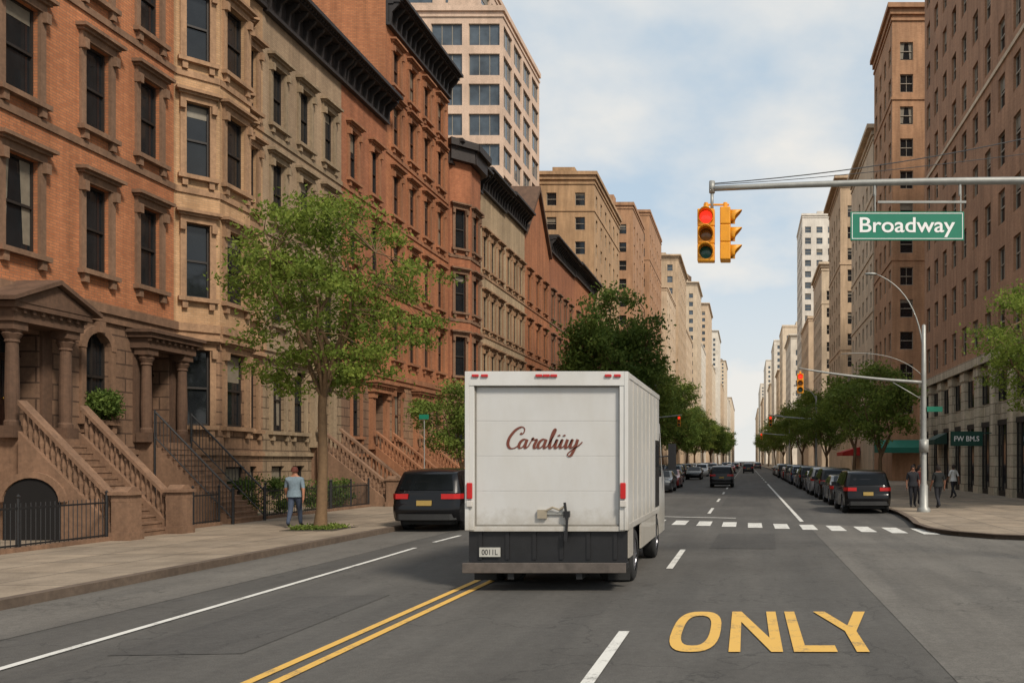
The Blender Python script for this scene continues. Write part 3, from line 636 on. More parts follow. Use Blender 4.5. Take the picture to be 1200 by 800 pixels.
def tree_meshes(H0,base_r,cen,rad,nc,nl,sig,size,mat,lean=(0,0),limbs=7,seed=1,droop=0,hollow=.35):
    r=random.Random(seed); cen=Vector(cen); tb=MB()
    fork=Vector((lean[0],lean[1],H0))
    tb.tube([(0,0,-.05),(lean[0]*.15+.03,lean[1]*.1,H0*.12),(lean[0]*.4+.05,lean[1]*.4,H0*.45),(lean[0]*.8-.02,lean[1]*.8,H0*.8),fork],[base_r*1.35,base_r,base_r*.85,base_r*.75,base_r*.7],12,0,False)
    nodes=[]
    for i in range(limbs):
        a=2*PI*(i+.3*r.random())/limbs; el=r.uniform(-.1,.75); 
        e=cen+Vector((math.cos(a)*rad[0]*.62*math.cos(el),math.sin(a)*rad[1]*.62*math.cos(el),rad[2]*.8*math.sin(el)+.0))
        if i==0: e=cen+Vector((.1,0,rad[2]*.85))
        st=fork-Vector((0,0,r.uniform(0,H0*.16))); pts=[]
        for t in (0,.25,.5,.75,1):
            q=st.lerp(e,t); q.z+=math.sin(t*PI)*.12*(e-st).length*(.6 if i else .1); q+=Vector((r.uniform(-1,1),r.uniform(-1,1),0))*.07*(e-st).length*(t>0)*(t<1); pts.append(q)
        pts[0]=st; tb.tube(pts,[base_r*x for x in (.5,.4,.28,.19,.09)],7,0,False); nodes+=pts[1:]
    cs=[]
    while len(cs)<nc:
        d=Vector((r.uniform(-1,1),r.uniform(-1,1),r.uniform(-1,1)))
        if d.length>1 or d.length<hollow*r.random(): continue
        lump=.78+.3*math.sin(3*math.atan2(d.y,d.x)+seed)*math.cos(2.5*d.z+seed)+.14*r.random()
        if d.length>lump: continue
        c=cen+Vector((d.x*rad[0],d.y*rad[1],d.z*rad[2])); cs.append(tuple(c))
        nn=min(nodes,key=lambda q:(q-c).length); m=nn.lerp(c,.5)+Vector((0,0,.1*(c-nn).length)); tb.tube([nn,m,c],[base_r*.13,base_r*.08,base_r*.03],4,0,False)
    return tb.mesh('trunk',[barkm],True),leaves(cs,nl,sig,size,mat,droop)
def tree(tm,loc,s=1,rz=0,label='',group='street trees along the avenue',sz=None):
    E=top('tree',None,loc,rz,label,'tree',group=group); E.scale=(s,s,sz or s); part(E,'trunk',tm[0]); part(E,'crown',tm[1]); return E
tA=tree_meshes(4.4,.15,(.25,0,6.95),(3.35,3.0,3.2),190,125,(.27,.27,.11),.105,lf_lt,(.1,0),9,3,.6,.2)
tree(tA,(-12.35,24.7,.14),1,0,'slender street tree with feathery light green leaves')
tB=tree_meshes(3.2,.26,(0,0,8.6),(4.8,4.6,5.2),170,130,(.5,.5,.3),.27,lf_dk,(.1,.1),9,5,0,.4)
tB2=tree_meshes(3.6,.22,(0,0,8.2),(4.2,4.4,4.2),110,110,(.5,.5,.26),.25,lf_md,(-.2,.1),8,21,.2,.4)
tC=tree_meshes(2.6,.16,(0,0,5.6),(3.0,2.9,2.6),80,120,(.36,.36,.22),.18,lf_md,(.15,0),7,9,.2,.3)
tC2=tree_meshes(3.0,.14,(0,0,5.9),(2.6,2.9,2.3),60,110,(.36,.36,.2),.18,lf_lt,(-.15,0),7,31,.3,.3)
for (t,x,y,s,r,z) in [(tB,-12.3,78,1.10,1.2,1.30),(tB2,-12.4,94,1.2,2.2,1.15),(tB,-12.5,109,1.0,3.1,1.0),(tB2,-12.6,128,1.2,.7,1.3),(tB,-12.5,150,1.0,1.9,.95),(tB2,-12.4,176,1.2,2.7,1.1),(tB,-12.6,205,1.1,.3,1.1),(tB2,-12.5,245,1.1,1.3,1.2),(tB,-12.5,300,1.3,2.3,1.2),(tB2,-12.5,370,1.4,.3,1.4),(tB,-12.5,460,1.5,1.3,1.5)]:
    tree(t,(x,y,.14),s,r,'large leafy green street tree on the pavement',sz=z)
tree(tC,(-13.1,39,.14),.68,1,'small leafy street tree beside a parked car')
for (t,x,y,s,r) in [(tC,7.9,51,.95,.5),(tC2,8.3,66,1.1,2),(tC,8.0,84,1.0,3),(tC2,8.4,103,1.35,1),(tC,8,121,1.2,4),(tC2,8,152,1.5,5),(tC,8,190,1.3,.2),(tC2,8.2,245,1.7,.2),(tC,8.2,325,1.6,1),(tC2,8.2,430,2.0,2)]:
    tree(t,(x,y,.14),s,r,'leafy green street tree on the pavement')
tD=tree_meshes(3.9,.15,(0,0,6.7),(4.3,3.4,2.8),130,120,(.34,.34,.14),.13,lf_lt,(-.2,0),10,12,.5,.2)
tree(tD,(12.0,34,.14),1,.8,'slender green street tree in front of the shopfronts')
def shrub(loc,r,mat,label):
    cs=[(rng.uniform(-r[0],r[0]),rng.uniform(-r[1],r[1]),rng.uniform(.2,r[2])) for _ in range(40)]
    me=leaves(cs,90,(.13,.13,.1),.09,mat); me.name='shrub'; top('shrub',me,loc,0,label,'shrub',group='shrubs behind the iron fences')
shrub((-17.2,31,.14),(.6,1.8,1.3),lf_dk,'dark green shrub behind an iron fence'); shrub((-17.2,35.4,.14),(.5,1.1,1.1),lf_dk,'dark green shrub behind an iron fence')
shrub((-18.85,24.95,3.3),(.1,.38,.7),lf_dk,'green plants filling a window box on a stone sill')
mb=MB(); mb.box(-.75,.75,-.8,.8,-.02,.012); top('tree_pit',mb.mesh('tree_pit',[plain('soil',(.05,.038,.025,1),.95,0,.4)]),(-12.35,24.7,.14),kind='structure',label='square of dark soil around the street tree')
me=leaves([(rng.uniform(-.6,.6),rng.uniform(-.6,.6),.05) for _ in range(30)],50,(.1,.1,.03),.07,lf_md); top('weeds',me,(-12.35,24.7,.15),kind='stuff',label='low green weeds growing in the tree pit')
# ---------------------------------------------------------------- vehicles
def wheel_meshes(r,w):
    t=MB(); t.lathe([(r*.62,-w/2),(r*.9,-w/2),(r*.98,-w/2+.03),(r,-w/4),(r,w/4),(r*.98,w/2-.03),(r*.9,w/2),(r*.62,w/2)],28,axis='x'); 
    t.lathe([(r*.62,-w/2+.02),(.0,-w/2+.06)],28,axis='x'); t.lathe([(r*.62,w/2-.02),(0,w/2-.06)],28,axis='x')
    m=MB()
    for sx in (-1,1):
        x=sx*(w/2-.012); m.lathe([(r*.64,x-sx*.03),(r*.62,x),(r*.55,x),(r*.53,x-sx*.03)],28,axis='x'); m.lathe([(0,x),(r*.14,x),(r*.16,x-sx*.03)],14,axis='x')
        for k in range(7):
            a=2*PI*k/7; m.M=Matrix.Rotation(a,4,'X'); m.box(min(x,x-sx*.025),max(x,x-sx*.025),-r*.06,r*.06,r*.1,r*.56); m.M=Matrix.Identity(4)
    return t.mesh('wheel',[rubber],True),m.mesh('rim',[chrome])
WH=wheel_meshes(.36,.24)
carpaint=plain('car_paint_black',(.005,.005,.006,1),.22,0,.05,.25); carpaint.node_tree.nodes['Principled BSDF'].inputs['Specular IOR Level'].default_value=.25
def car_kit(kind):
    if kind=='suv':
        w=.95;belt=1.08;roof=1.74;L=2.38
        top_=[(-2.26,.30),(-2.36,.40),(-2.40,.55),(-2.40,.70),(-2.36,.78),(-2.35,.95),(-2.31,1.08),(-2.16,1.38),(-2.02,1.58),(-1.86,1.68),(-1.4,1.735),(-.8,1.75),(.0,1.73),(.35,1.69),(.62,1.62),(1.18,1.14),(1.35,1.08),(2.0,.98),(2.22,.90),(2.34,.76),(2.38,.5),(2.3,.25)]
        wins=[[(-1.9,1.15),(-1.75,1.55),(-1.25,1.60),(-1.2,1.15)],[(-1.12,1.14),(-1.14,1.61),(-.18,1.63),(-.12,1.13)],[(-.04,1.13),(-.09,1.62),(.42,1.58),(.98,1.16),(.95,1.13)]]
        rw=((-2.295,1.12),(-2.03,1.57)); fw=((1.18,1.14),(.62,1.62))
    else:
        w=.91;belt=.96;roof=1.45;L=2.38
        top_=[(-2.28,.28),(-2.36,.4),(-2.38,.64),(-2.33,.72),(-2.31,.90),(-2.26,.98),(-1.75,1.04),(-1.1,1.38),(-.8,1.43),(-.1,1.46),(.35,1.42),(1.15,1.0),(1.35,.95),(2.1,.84),(2.34,.68),(2.38,.45),(2.3,.22)]
        wins=[[(-1.45,1.03),(-1.0,1.33),(-.25,1.37),(-.2,1.02)],[(-.12,1.02),(-.17,1.37),(.3,1.35),(.9,1.03)]]
        rw=((-1.72,1.05),(-1.12,1.37)); fw=((1.13,1.01),(.37,1.41))
    zb=.27; wy=(1.42,-1.40); ar=.43
    def arch(c): return [(c+ar*math.cos(t),max(zb,.36+ar*math.sin(t))) for t in np.linspace(0-.2,PI+.2,12)]
    prof=top_+arch(wy[0])+arch(wy[1])
    def s(z):
        if z<=belt: return 1-.05*((belt*.75-z)/belt)**2*1.5
        return 1-.05*.06-.24*(z-belt)/(roof-belt)
    bm=bmesh.new(); vs=[bm.verts.new((-w,y,z)) for y,z in prof]; f=bm.faces.new(vs)
    r=bmesh.ops.extrude_face_region(bm,geom=[f]); bmesh.ops.translate(bm,verts=[e for e in r['geom'] if isinstance(e,bmesh.types.BMVert)],vec=(2*w,0,0))
    for co,no in (((0,0,belt),(0,0,1)),((0,0,belt*.72),(0,0,1)),((w*.85,0,0),(1,0,0)),((-w*.85,0,0),(1,0,0)),((w*.6,0,0),(1,0,0)),((-w*.6,0,0),(1,0,0)),((0,0,0),(1,0,0)),((0,0,roof*.93),(0,0,1)),((0,-2.0,0),(0,1,0)),((0,2.0,0),(0,1,0))):
        bmesh.ops.bisect_plane(bm,geom=bm.verts[:]+bm.edges[:]+bm.faces[:],plane_co=co,plane_no=no)
    bmesh.ops.recalc_face_normals(bm,faces=bm.faces[:])
    for v in bm.verts:
        q=abs(v.co.x)/w; k=min(1,max(0,(abs(v.co.y)-1.9)/.4))
        v.co.y-=math.copysign((.05*q*q+.13*max(0,(q-.8)/.2)**1.5)*k,v.co.y)
        if v.co.z>belt: v.co.z-=.035*q*q*min(1,(v.co.z-belt)/(roof-belt))*(1 if v.co.z>roof*.93 else 0)
        if q>.95: v.co.x*=1-.03*k
        v.co.x*=s(v.co.z)
    me=bpy.data.meshes.new('body'); bm.to_mesh(me); bm.free(); me.materials.append(carpaint); me.polygons.foreach_set('use_smooth',[True]*len(me.polygons))
    kit=[('body',me,(0,0,0),[],'bevel')]
    for sx in (-1,1):
        for wn in wins:
            m=MB(); m.poly([(sx*(w*s(z)+.008),y,z) for y,z in wn]); kit.append(('window',m.mesh('window',[cglass]),(0,0,0),[],None))
    def slant(a,b,name,sh):
        m=MB(); ny=(b[1]-a[1]); nz=-(b[0]-a[0]); l=math.hypot(ny,nz); 
        d=-1 if a[0]<0 else 1
        A=(a[0]*.94+b[0]*.06,a[1]*.94+b[1]*.06)
        xs=[-1,-.6,0,.6,1]
        def P(p,x):
            X=x*w*s(p[1])*sh; q=abs(x)*sh; k=min(1,max(0,(abs(p[0])-1.9)/.4)); return (X,p[0]+d*abs(ny)/l*.014-math.copysign(.05*q*q*k+.13*max(0,(q-.8)/.2)**1.5*k,p[0]),p[1]+abs(nz)/l*.014)
        for i in range(4): m.quad(P(A,xs[i]),P(A,xs[i+1]),P(b,xs[i+1]),P(b,xs[i]))
        return (name,m.mesh(name,[cglass],True),(0,0,0),[],None)
    kit.append(slant(rw[0],rw[1],'rear_window',.82)); kit.append(slant(fw[0],fw[1],'windscreen',.80))
    zt=.98 if kind=='suv' else .86
    for sx in (-1,1):
        m=MB(); m.prism([(sx*.46*w/.95,-2.365 if kind=='suv' else -2.335),(sx*.80*w/.95,-2.34 if kind=='suv' else -2.31),(sx*.925*w/.95,-2.2),(sx*.957*w/.95,-1.98),(sx*.9,-1.93),(sx*.46,-2.2)],'z',zt-.07,zt+.07)
        kit.append(('tail_light',m.mesh('tail_light',[redlamp]),(0,0,0),[],None))
        m=MB(); m.box(min(sx*.5,sx*.8),max(sx*.5,sx*.8),2.1,2.29,.66,.78); kit.append(('headlight',m.mesh('headlight',[plain('headlight_glass',C(200,205,205),.1,.3,.05)]),(0,0,0),[],None))
        m=MB(); m.box(-.11,.11,-.06,.05,-.07,.09); kit.append(('mirror',m.mesh('mirror',[blackm]),(sx*(w+.1),.72,belt+.04),[],None))
    m=MB(); m.prism([(-.84,-2.26),(-.7,-2.38),(-.3,-2.42),(.3,-2.42),(.7,-2.38),(.84,-2.26),(.84,-2.1),(-.84,-2.1)],'z',.34,.50); kit.append(('bumper',m.mesh('bumper',[plain('bumper_grey',(.02,.02,.02,1),.7)]),(0,0,0),[],None))
    pz=.80 if kind=='suv' else .62
    m=MB(); m.box(-.2,.2,-2.415,-2.32,pz-.07,pz+.07); kit.append(('licence_plate',m.mesh('licence_plate',[plain('plate_yellow',C(160,134,72),.6)]),(0,0,0),[],None))
    for sx in (-1,1):
        for y in wy: kit.append(('wheel',WH[0],(sx*(w-.13),y,.36),[('rim',WH[1],(0,0,0))],None))
    m=MB(); m.box(-.7,.7,-2.1,2.1,.2,.34); kit.append(('underbody',m.mesh('underbody',[rubber]),(0,0,0),[],None))
    return kit
KITS={'suv':car_kit('suv'),'sedan':car_kit('sedan')}
paints={n:plain('car_paint_'+n,c,.25,0,.04,.6) for n,c in dict(grey=(.035,.037,.04,1),silver=(.26,.26,.26,1),white=(.55,.55,.53,1),red=(.22,.015,.012,1),blue=(.015,.028,.06,1)).items()}
paints['black']=carpaint
def car(kind,x,y,col,label,rz=0,group=None,name='parked_car',s=1):
    E=top(name,None,(x,y,0.0),rz,label,'car',group=group); E.scale=(s,s,s)
    for name,me,loc,ch,fl in KITS[kind]:
        p=part(E,name,me,loc)
        if name=='body':
            p.material_slots[0].link='OBJECT'; p.material_slots[0].material=paints[col]; bev(p,.045,3)
        for (n2,m2,l2) in ch: part(p,n2,m2,l2)
    return E
car('suv',-9.45,27.7,'black','black SUV parked at the kerb with red tail lights',s=1.08,rz=-.02)
g='cars parked along the kerb'
cols=['black','grey','black','silver','grey','black','white','blue','grey','black','red','silver','black','grey','white','black','grey']
for i,c in enumerate(cols):
    k='suv' if i in (0,2,3,5,7,9,12,14) else 'sedan'
    car(k,4.9+random.uniform(-.1,.1),36.3+i*5.9+random.uniform(-.2,.3),c,'%s %s parked along the kerb'%(c,'SUV' if k=='suv' else 'saloon car'),0,g)
for i,y in enumerate(range(84,240,7)):
    c=cols[(i*5)%17]; car('suv' if i%2 else 'sedan',-9.3,y,c,'%s car parked along the kerb'%c,0,g)
g2='cars driving on the avenue'
for (x,y,k,c,rz) in [(-2.0,70,'suv','black',0),(-5.9,59,'sedan','grey',PI),(-6.1,68,'sedan','red',PI),(-7.2,84,'suv','grey',PI),(-6.0,98,'sedan','black',PI),(-6.2,118,'suv','white',PI),(-3.0,120,'sedan','silver',0),(0.3,150,'suv','black',0),(-3.1,165,'sedan','red',0),(-6,150,'suv','grey',PI),(.2,200,'sedan','white',0),(-3,215,'suv','black',0),(-6,190,'sedan','silver',PI),(3,230,'suv','grey',0),(-3,260,'suv','white',0),(0,270,'sedan','black',0),(-6.2,240,'suv','black',PI),(3.2,290,'suv','white',0),(-6.2,300,'suv','silver',PI),(.2,330,'suv','red',0),(-3,340,'suv','grey',0)]:
    car(k,x,y,c,'%s %s driving on the avenue'%(c,'SUV' if k=='suv' else 'saloon car'),rz,g2,'car')
# ---- delivery truck
wp=plain('truck_white_paint',(.585,.58,.56,1),.38,0,.04,.2,1.2); wp2=plain('truck_door_white',(.53,.528,.515,1),.42,0,.025,.1,1.5)
def dirty(m,lo=.92):
    nt=m.node_tree; b=nt.nodes['Principled BSDF']; src=b.inputs['Base Color'].links[0].from_socket
    p=pos(nt); mp=N(nt,'ShaderNodeMapping'); mp.inputs['Scale'].default_value=(1.5,1.5,.5); nt.links.new(p,mp.inputs[0]); n=noise(nt,mp.outputs[0],1.4,6,.65)
    c=mixc(nt,1.0,src,ramp(nt,n,.35,.62,(lo,lo*.985,lo*.96,1),(1,1,1,1)),'MULTIPLY')
    s=N(nt,'ShaderNodeSeparateXYZ'); nt.links.new(p,s.inputs[0]); n2=noise(nt,p,7,5,.7); a=N(nt,'ShaderNodeMath',operation='MULTIPLY_ADD'); nt.links.new(n2,a.inputs[0]); a.inputs[1].default_value=-.7; nt.links.new(s.outputs[2],a.inputs[2])
    c=mixc(nt,1.0,c,ramp(nt,a.outputs[0],.55,1.0,(.70,.66,.6,1),(1,1,1,1)),'MULTIPLY')
    nt.links.new(c,b.inputs['Base Color'])
dirty(wp); dirty(wp2,.94)
TX=(-4.57-1.91)/2; TY=13.9; hw=1.31
tr=top('delivery_truck',None,(TX,TY,0),0,'white box delivery truck with script lettering on its rear door','truck')
m=MB(); L=4.9; zt=3.54; z0=.98
m.box(-hw,-hw+.06,.0,L,z0,zt-.06,0); m.box(hw-.06,hw,.0,L,z0,zt-.06,0); m.box(-hw,hw,0,L,zt-.06,zt,0); m.box(-hw+.06,hw-.06,L-.06,L,z0,zt-.06,0); m.box(-hw+.06,hw-.06,.0,L,z0,z0+.06,0)
bx=part(tr,'cargo_box',m.mesh('cargo_box',[wp])); bev(bx,.02)
m=MB(); 
for sx in (-1,1):
    m.box(sx*hw-.012 if sx<0 else hw-.05,(-hw+.05) if sx<0 else hw+.012,-.09,.07,z0,zt+.01)
    m.box(min(sx*(hw-.05),sx*(hw-.13)),max(sx*(hw-.05),sx*(hw-.13)),-.075,.03,z0,zt-.2,)
m.box(-hw+.05,hw-.05,-.085,.06,zt-.22,zt+.012); m.box(-hw+.05,hw-.05,-.05,.05,z0-.02,z0+.06)
for sx in (-1,1): m.box(min(sx*hw,sx*(hw+.012)),max(sx*hw,sx*(hw+.012)),.07,L,zt-.09,zt+.005); m.box(min(sx*hw,sx*(hw+.01)),max(sx*hw,sx*(hw+.01)),.07,L,z0,z0+.1)
bev(part(tr,'rear_frame',m.mesh('rear_frame',[wp])),.008)
m=MB()
for i in range(1,8):
    y=L*i/8; m.box(hw,hw+.006,y-.012,y+.012,z0+.1,zt-.09)
    for k in range(12): m.box(hw+.0,hw+.009,y-.03,y-.018,z0+.2+k*.19,z0+.212+k*.19)
part(tr,'side_seams',m.mesh('side_seams',[plain('truck_seam',C(186,180,168),.5)]))
m=MB(); n=4; dz0=z0+.06; dz1=zt-.22; dw=hw-.13
for i in range(n):
    a=dz0+(dz1-dz0)*i/n; b=dz0+(dz1-dz0)*(i+1)/n; m.box(-dw,dw,.005,.04,a+.003,b-.003,0)
m.box(-dw,dw,.009,.035,dz0,dz1,0); 
for sx in (-1,1): m.box(min(sx*dw,sx*(dw-.02)),max(sx*dw,sx*(dw-.02)),-.02,.005,dz0,dz1,1)
m.box(-dw+.02,dw-.02,-.02,.005,dz1-.02,dz1,1); m.box(-dw+.02,dw-.02,-.02,.005,dz0,dz0+.03,1)
d=part(tr,'door',m.mesh('door',[wp2,plain('door_seal',C(120,116,108),.7)])); bev(d,.003,1)
m=MB(); m.box(-.02,.5,-.03,.0,.30,.34); m.box(-.03,.12,-.05,0,.24,.38,1); m.tube([(.1,-.04,.36),(.22,-.05,.42),(.33,-.05,.38),(.42,-.06,.44)],.018,6,1); m.tube([(.42,-.07,.5),(.46,-.08,.2),(.44,-.08,-.08)],.022,6,2); m.box(.4,.5,-.09,-.02,.26,.36,2); m.box(.41,.47,-.1,-.06,-.12,.04,2)
part(d,'handle',m.mesh('handle',[steel,plain('latch_worn',C(150,140,122),.6),blackm]),(-.13,0,z0-.05))
def script(strokes,slant,sc,tk=.2,vs=1.18):
    mb=MB(); zz=0
    for st in strokes:
        P=[Vector((p[0]+p[1]*slant,p[1]*vs)) for p in st]; zz+=.0004
        pts=[]
        Q=[P[0]]+P+[P[-1]]
        for i in range(1,len(Q)-2):
            for t in [k/8 for k in range(8)]:
                a,b,c,d_=Q[i-1],Q[i],Q[i+1],Q[i+2]
                pts.append(.5*((2*b)+(c-a)*t+(2*a-5*b+4*c-d_)*t*t+(3*b-a-3*c+d_)*t*t*t))
        pts.append(P[-1]); LR=[]
        for i,p in enumerate(pts):
            t=(pts[min(i+1,len(pts)-1)]-pts[max(i-1,0)]); t=t.normalized() if t.length>1e-6 else Vector((1,0)); nrm=Vector((-t.y,t.x))
            th=.15+tk*max(0,-t.y*.9+.05)
            LR.append((p+nrm*th/2,p-nrm*th/2))
        for i in range(len(pts)-1):
            a,b=LR[i];c,d_=LR[i+1]; mb.quad((a.x*sc,-zz,a.y*sc),(b.x*sc,-zz,b.y*sc),(d_.x*sc,-zz,d_.y*sc),(c.x*sc,-zz,c.y*sc))
    return mb
S=[]
def put(st,dx): S.append([(p[0]+dx,p[1]) for p in st])
put([(1.55,1.72),(1.75,1.6),(1.98,1.8),(1.95,2.2),(1.5,2.4),(.8,2.05),(.25,1.25),(.2,.5),(.6,.02),(1.2,.02),(1.75,.4)],0)
A=[(1.0,.85),(.7,1.02),(.3,.8),(.12,.35),(.3,.02),(.65,.15),(.95,.7),(1.05,1.0)]; A2=[(1.05,1.0),(.95,.4),(1.02,.06),(1.2,.04),(1.5,.35)]
put(A,1.6);put(A2,1.6)
put([(0,.35),(.25,.95),(.3,1.15),(.4,.95),(.8,.98),(.85,.8),(.72,.35),(.8,.05),(1.0,.03),(1.25,.35)],3.05)
put(A,4.15);put(A2,4.15)
put([(0,.35),(.45,1.3),(.62,2.0),(.5,2.15),(.3,1.8),(.22,1.0),(.25,.2),(.45,.0),(.75,.35)],5.6)
put([(0,.35),(.28,1.0),(.22,.35),(.3,.05),(.48,.03),(.75,.35)],6.35); put([(.3,1.5),(.36,1.42),(.38,1.36)],6.4)
U=[(0,.35),(.28,1.0),(.2,.35),(.32,.03),(.6,.15),(.9,.6),(1.0,1.0)]; put(U,7.05); put([(1.0,1.0),(.92,.4),(1.0,.05),(1.15,.03),(1.4,.35)],7.05); put([(.3,1.5),(.36,1.42),(.38,1.36)],7.1)
put(U,8.4); put([(1.0,1.0),(.9,.1),(.65,-.7),(.3,-.9),(.1,-.65),(.5,-.25),(1.3,.3),(1.7,.7)],8.4)
sm=script(S,.28,.122,.26)
xs=[v[0] for v in sm.v]; cxm=(min(xs)+max(xs))/2; sm.v=[((v[0]-cxm),v[1],v[2]) for v in sm.v]
part(d,'lettering',sm.mesh('lettering',[plain('lettering_brown',C(108,56,42),.5,0,.05)]),(-.05,-.003,2.31))
for x in (-1.15,-1.0,-.12,.0,.12,1.0,1.15)[:]:
    m=MB(); m.box(-.055,.055,-.03,0,-.022,.022); bev(part(tr,'marker_light',m.mesh('marker_light',[redlamp]),(x,-.086,zt-.06)),.008)
for sx in (-1,1):
    m=MB(); m.box(-.045,.045,-.035,0,-.13,.13,0); bev(part(tr,'tail_light',m.mesh('tail_light',[redlamp]),(sx*(hw-.07),-.091,1.62)),.012)
    m=MB(); m.box(-.05,.05,-.03,0,-.05,.05,0); bev(part(tr,'reversing_light',m.mesh('reversing_light',[plain('lens_clear',C(190,185,178),.3)]),(sx*(hw-.07),-.091,1.41)),.01)
m=MB(); m.box(-hw+.02,hw-.02,.02,.1,.46,z0-.02,0)
for x in (-1.1,-.66,-.22,.22,.66,1.1): m.box(x-.03,x+.03,.0,.02,.5,z0-.03,0)
part(tr,'rear_panel',m.mesh('rear_panel',[blackm]))
m=MB(); m.box(-hw-.0,hw+.0,-.24,.1,.36,.46,0); m.box(-hw-.0,hw+.0,-.26,-.24,.31,.475,1); m.box(-.6,-.5,-.2,.3,.2,.36,0); m.box(.5,.6,-.2,.3,.2,.36,0)
bev(part(tr,'step_bumper',m.mesh('step_bumper',[blackm,plain('bumper_worn',C(92,84,78),.6,.2,.25)])),.008)
m=MB(); m.box(-.17,.17,-.02,0,-.075,.075); pt_=part(tr,'licence_plate',m.mesh('licence_plate',[plain('plate_white',C(176,174,166),.5)]),(-hw+.37,.0,.62)); part(pt_,'number',text_mesh('0011L',blackm,.26,.09,.01),(0,-.022,0))
m=MB(); m.box(-.45,-.35,.1,L+1.2,.5,.72); m.box(.35,.45,.1,L+1.2,.5,.72); m.tube([(-1,1.15,.46),(1,1.15,.46)],.09,8); m.tube([(-1,4.75,.46),(1,4.75,.46)],.07,8); m.box(hw-.35,hw-.05,2.1,3.3,.45,.9); m.tube([(-.7,.3,.38),(-.7,1.6,.42)],.05,8); m.box(-1.2,1.2,.12,L,.86,.97)
part(tr,'chassis',m.mesh('chassis',[plain('chassis_black',(.015,.014,.014,1),.8)]))
for sx in (-1,1):
    xx=sx*hw
    for (ya,yb) in ((.12,.62),(1.7,4.2)):
        m=MB(); m.box(min(xx,xx-sx*.03),max(xx,xx-sx*.03),ya,yb,.51,z0-.003); part(tr,'side_skirt',m.mesh('side_skirt',[wp]))
    m=MB(); m.box(min(sx*(hw-.38),sx*hw*.99),max(sx*(hw-.38),sx*hw*.99),.32,.34,.12,.72); part(tr,'mud_flap',m.mesh('mud_flap',[rubber]))
TW=wheel_meshes(.46,.27)
for sx in (-1,1):
    for y in (1.15,4.75):
        w_=part(tr,'wheel',TW[0],(sx*(hw-.17),y,.46)); part(w_,'rim',TW[1],(0,0,0))
        if y<2: w_=part(tr,'wheel',TW[0],(sx*(hw-.48),y,.46)); part(w_,'rim',TW[1],(0,0,0))
m=MB(); cw=hw-.04
m.prism([(L+.02,.5),(L+.02,2.95),(L+.5,2.9),(L+1.0,2.0),(L+1.5,1.65),(L+1.62,1.3),(L+1.62,.5)],'x',-cw,cw,0)
cb=part(tr,'cab',m.mesh('cab',[wp])); bev(cb,.04)
for sx in (-1,1):
    m=MB(); m.poly([(0,L+.12,1.75),(0,L+.12,2.75),(0,L+.42,2.72),(0,L+.85,1.95),(0,L+.85,1.75)]); part(tr,'side_window',m.mesh('side_window',[glass]),(sx*(cw+.006),0,0))
    m=MB(); m.tube([(0,0,0),(sx*.22,.05,.02)],.015,6); m.box(min(sx*.16,sx*.34),max(sx*.16,sx*.34),.0,.09,-.3,.3); part(tr,'mirror',m.mesh('mirror',[blackm]),(sx*cw,L+.85,2.2))
m=MB(); m.quad((-cw+.1,L+.53,2.86),(cw-.1,L+.53,2.86),(cw-.1,L+1.0,2.03),(-cw+.1,L+1.0,2.03)); part(tr,'windscreen',m.mesh('windscreen',[glass]),(0,.02,.01))
m=MB(); m.box(hw-.002,hw+.012,L-.8,L-.08,z0+.15,zt-1.0,0); m.box(hw+.012,hw+.016,L-.72,L-.16,z0+1.0,zt-1.1,1); part(tr,'side_door',m.mesh('side_door',[blackm,glass]))
# ---------------------------------------------------------------- signals & poles
def arcpts(p0,p1,p2,n=10): 
    p0,p1,p2=map(Vector,(p0,p1,p2)); return [(1-t)**2*p0+2*t*(1-t)*p1+t*t*p2 for t in [i/n for i in range(n+1)]]
PX,PY=8.6,16.0
ms=top('signal_mast',None,(PX,PY,.14),0,'grey steel mast with a long arm over the avenue','traffic signal mast')
m=MB(); m.lathe([(.3,0),(.3,.1),(.2,.15),(.19,.9),(.14,1.0),(.13,7.6),(0,7.65)],16); part(ms,'pole',m.mesh('pole',[steel],True))
m=MB(); m.tube(arcpts((0,0,7.18),(-5,0,7.28),(-9.25,0,7.06),16),[.085-.0022*i for i in range(17)],12); m.tube([(-9.25,0,6.98),(-9.25,0,7.2)],.055,10); m.tube([(-9.25,0,6.64),(-9.25,0,7.0)],.03,8)
part(ms,'arm',m.mesh('arm',[steel],True))
m=MB()
m.tube(arcpts((-9.2,0,7.16),(-4.5,0,7.5),(0,-.0,8.9),16),.010,5); m.tube(arcpts((-9.2,0,7.14),(-6.5,0,7.25),(0,.1,8.2),16),.007,5); m.tube([(0,0,7.5),(0,0,8.95)],.03,6)
part(ms,'guy_cable',m.mesh('guy_cable',[plain('cable',(.06,.06,.06,1),.6)]))
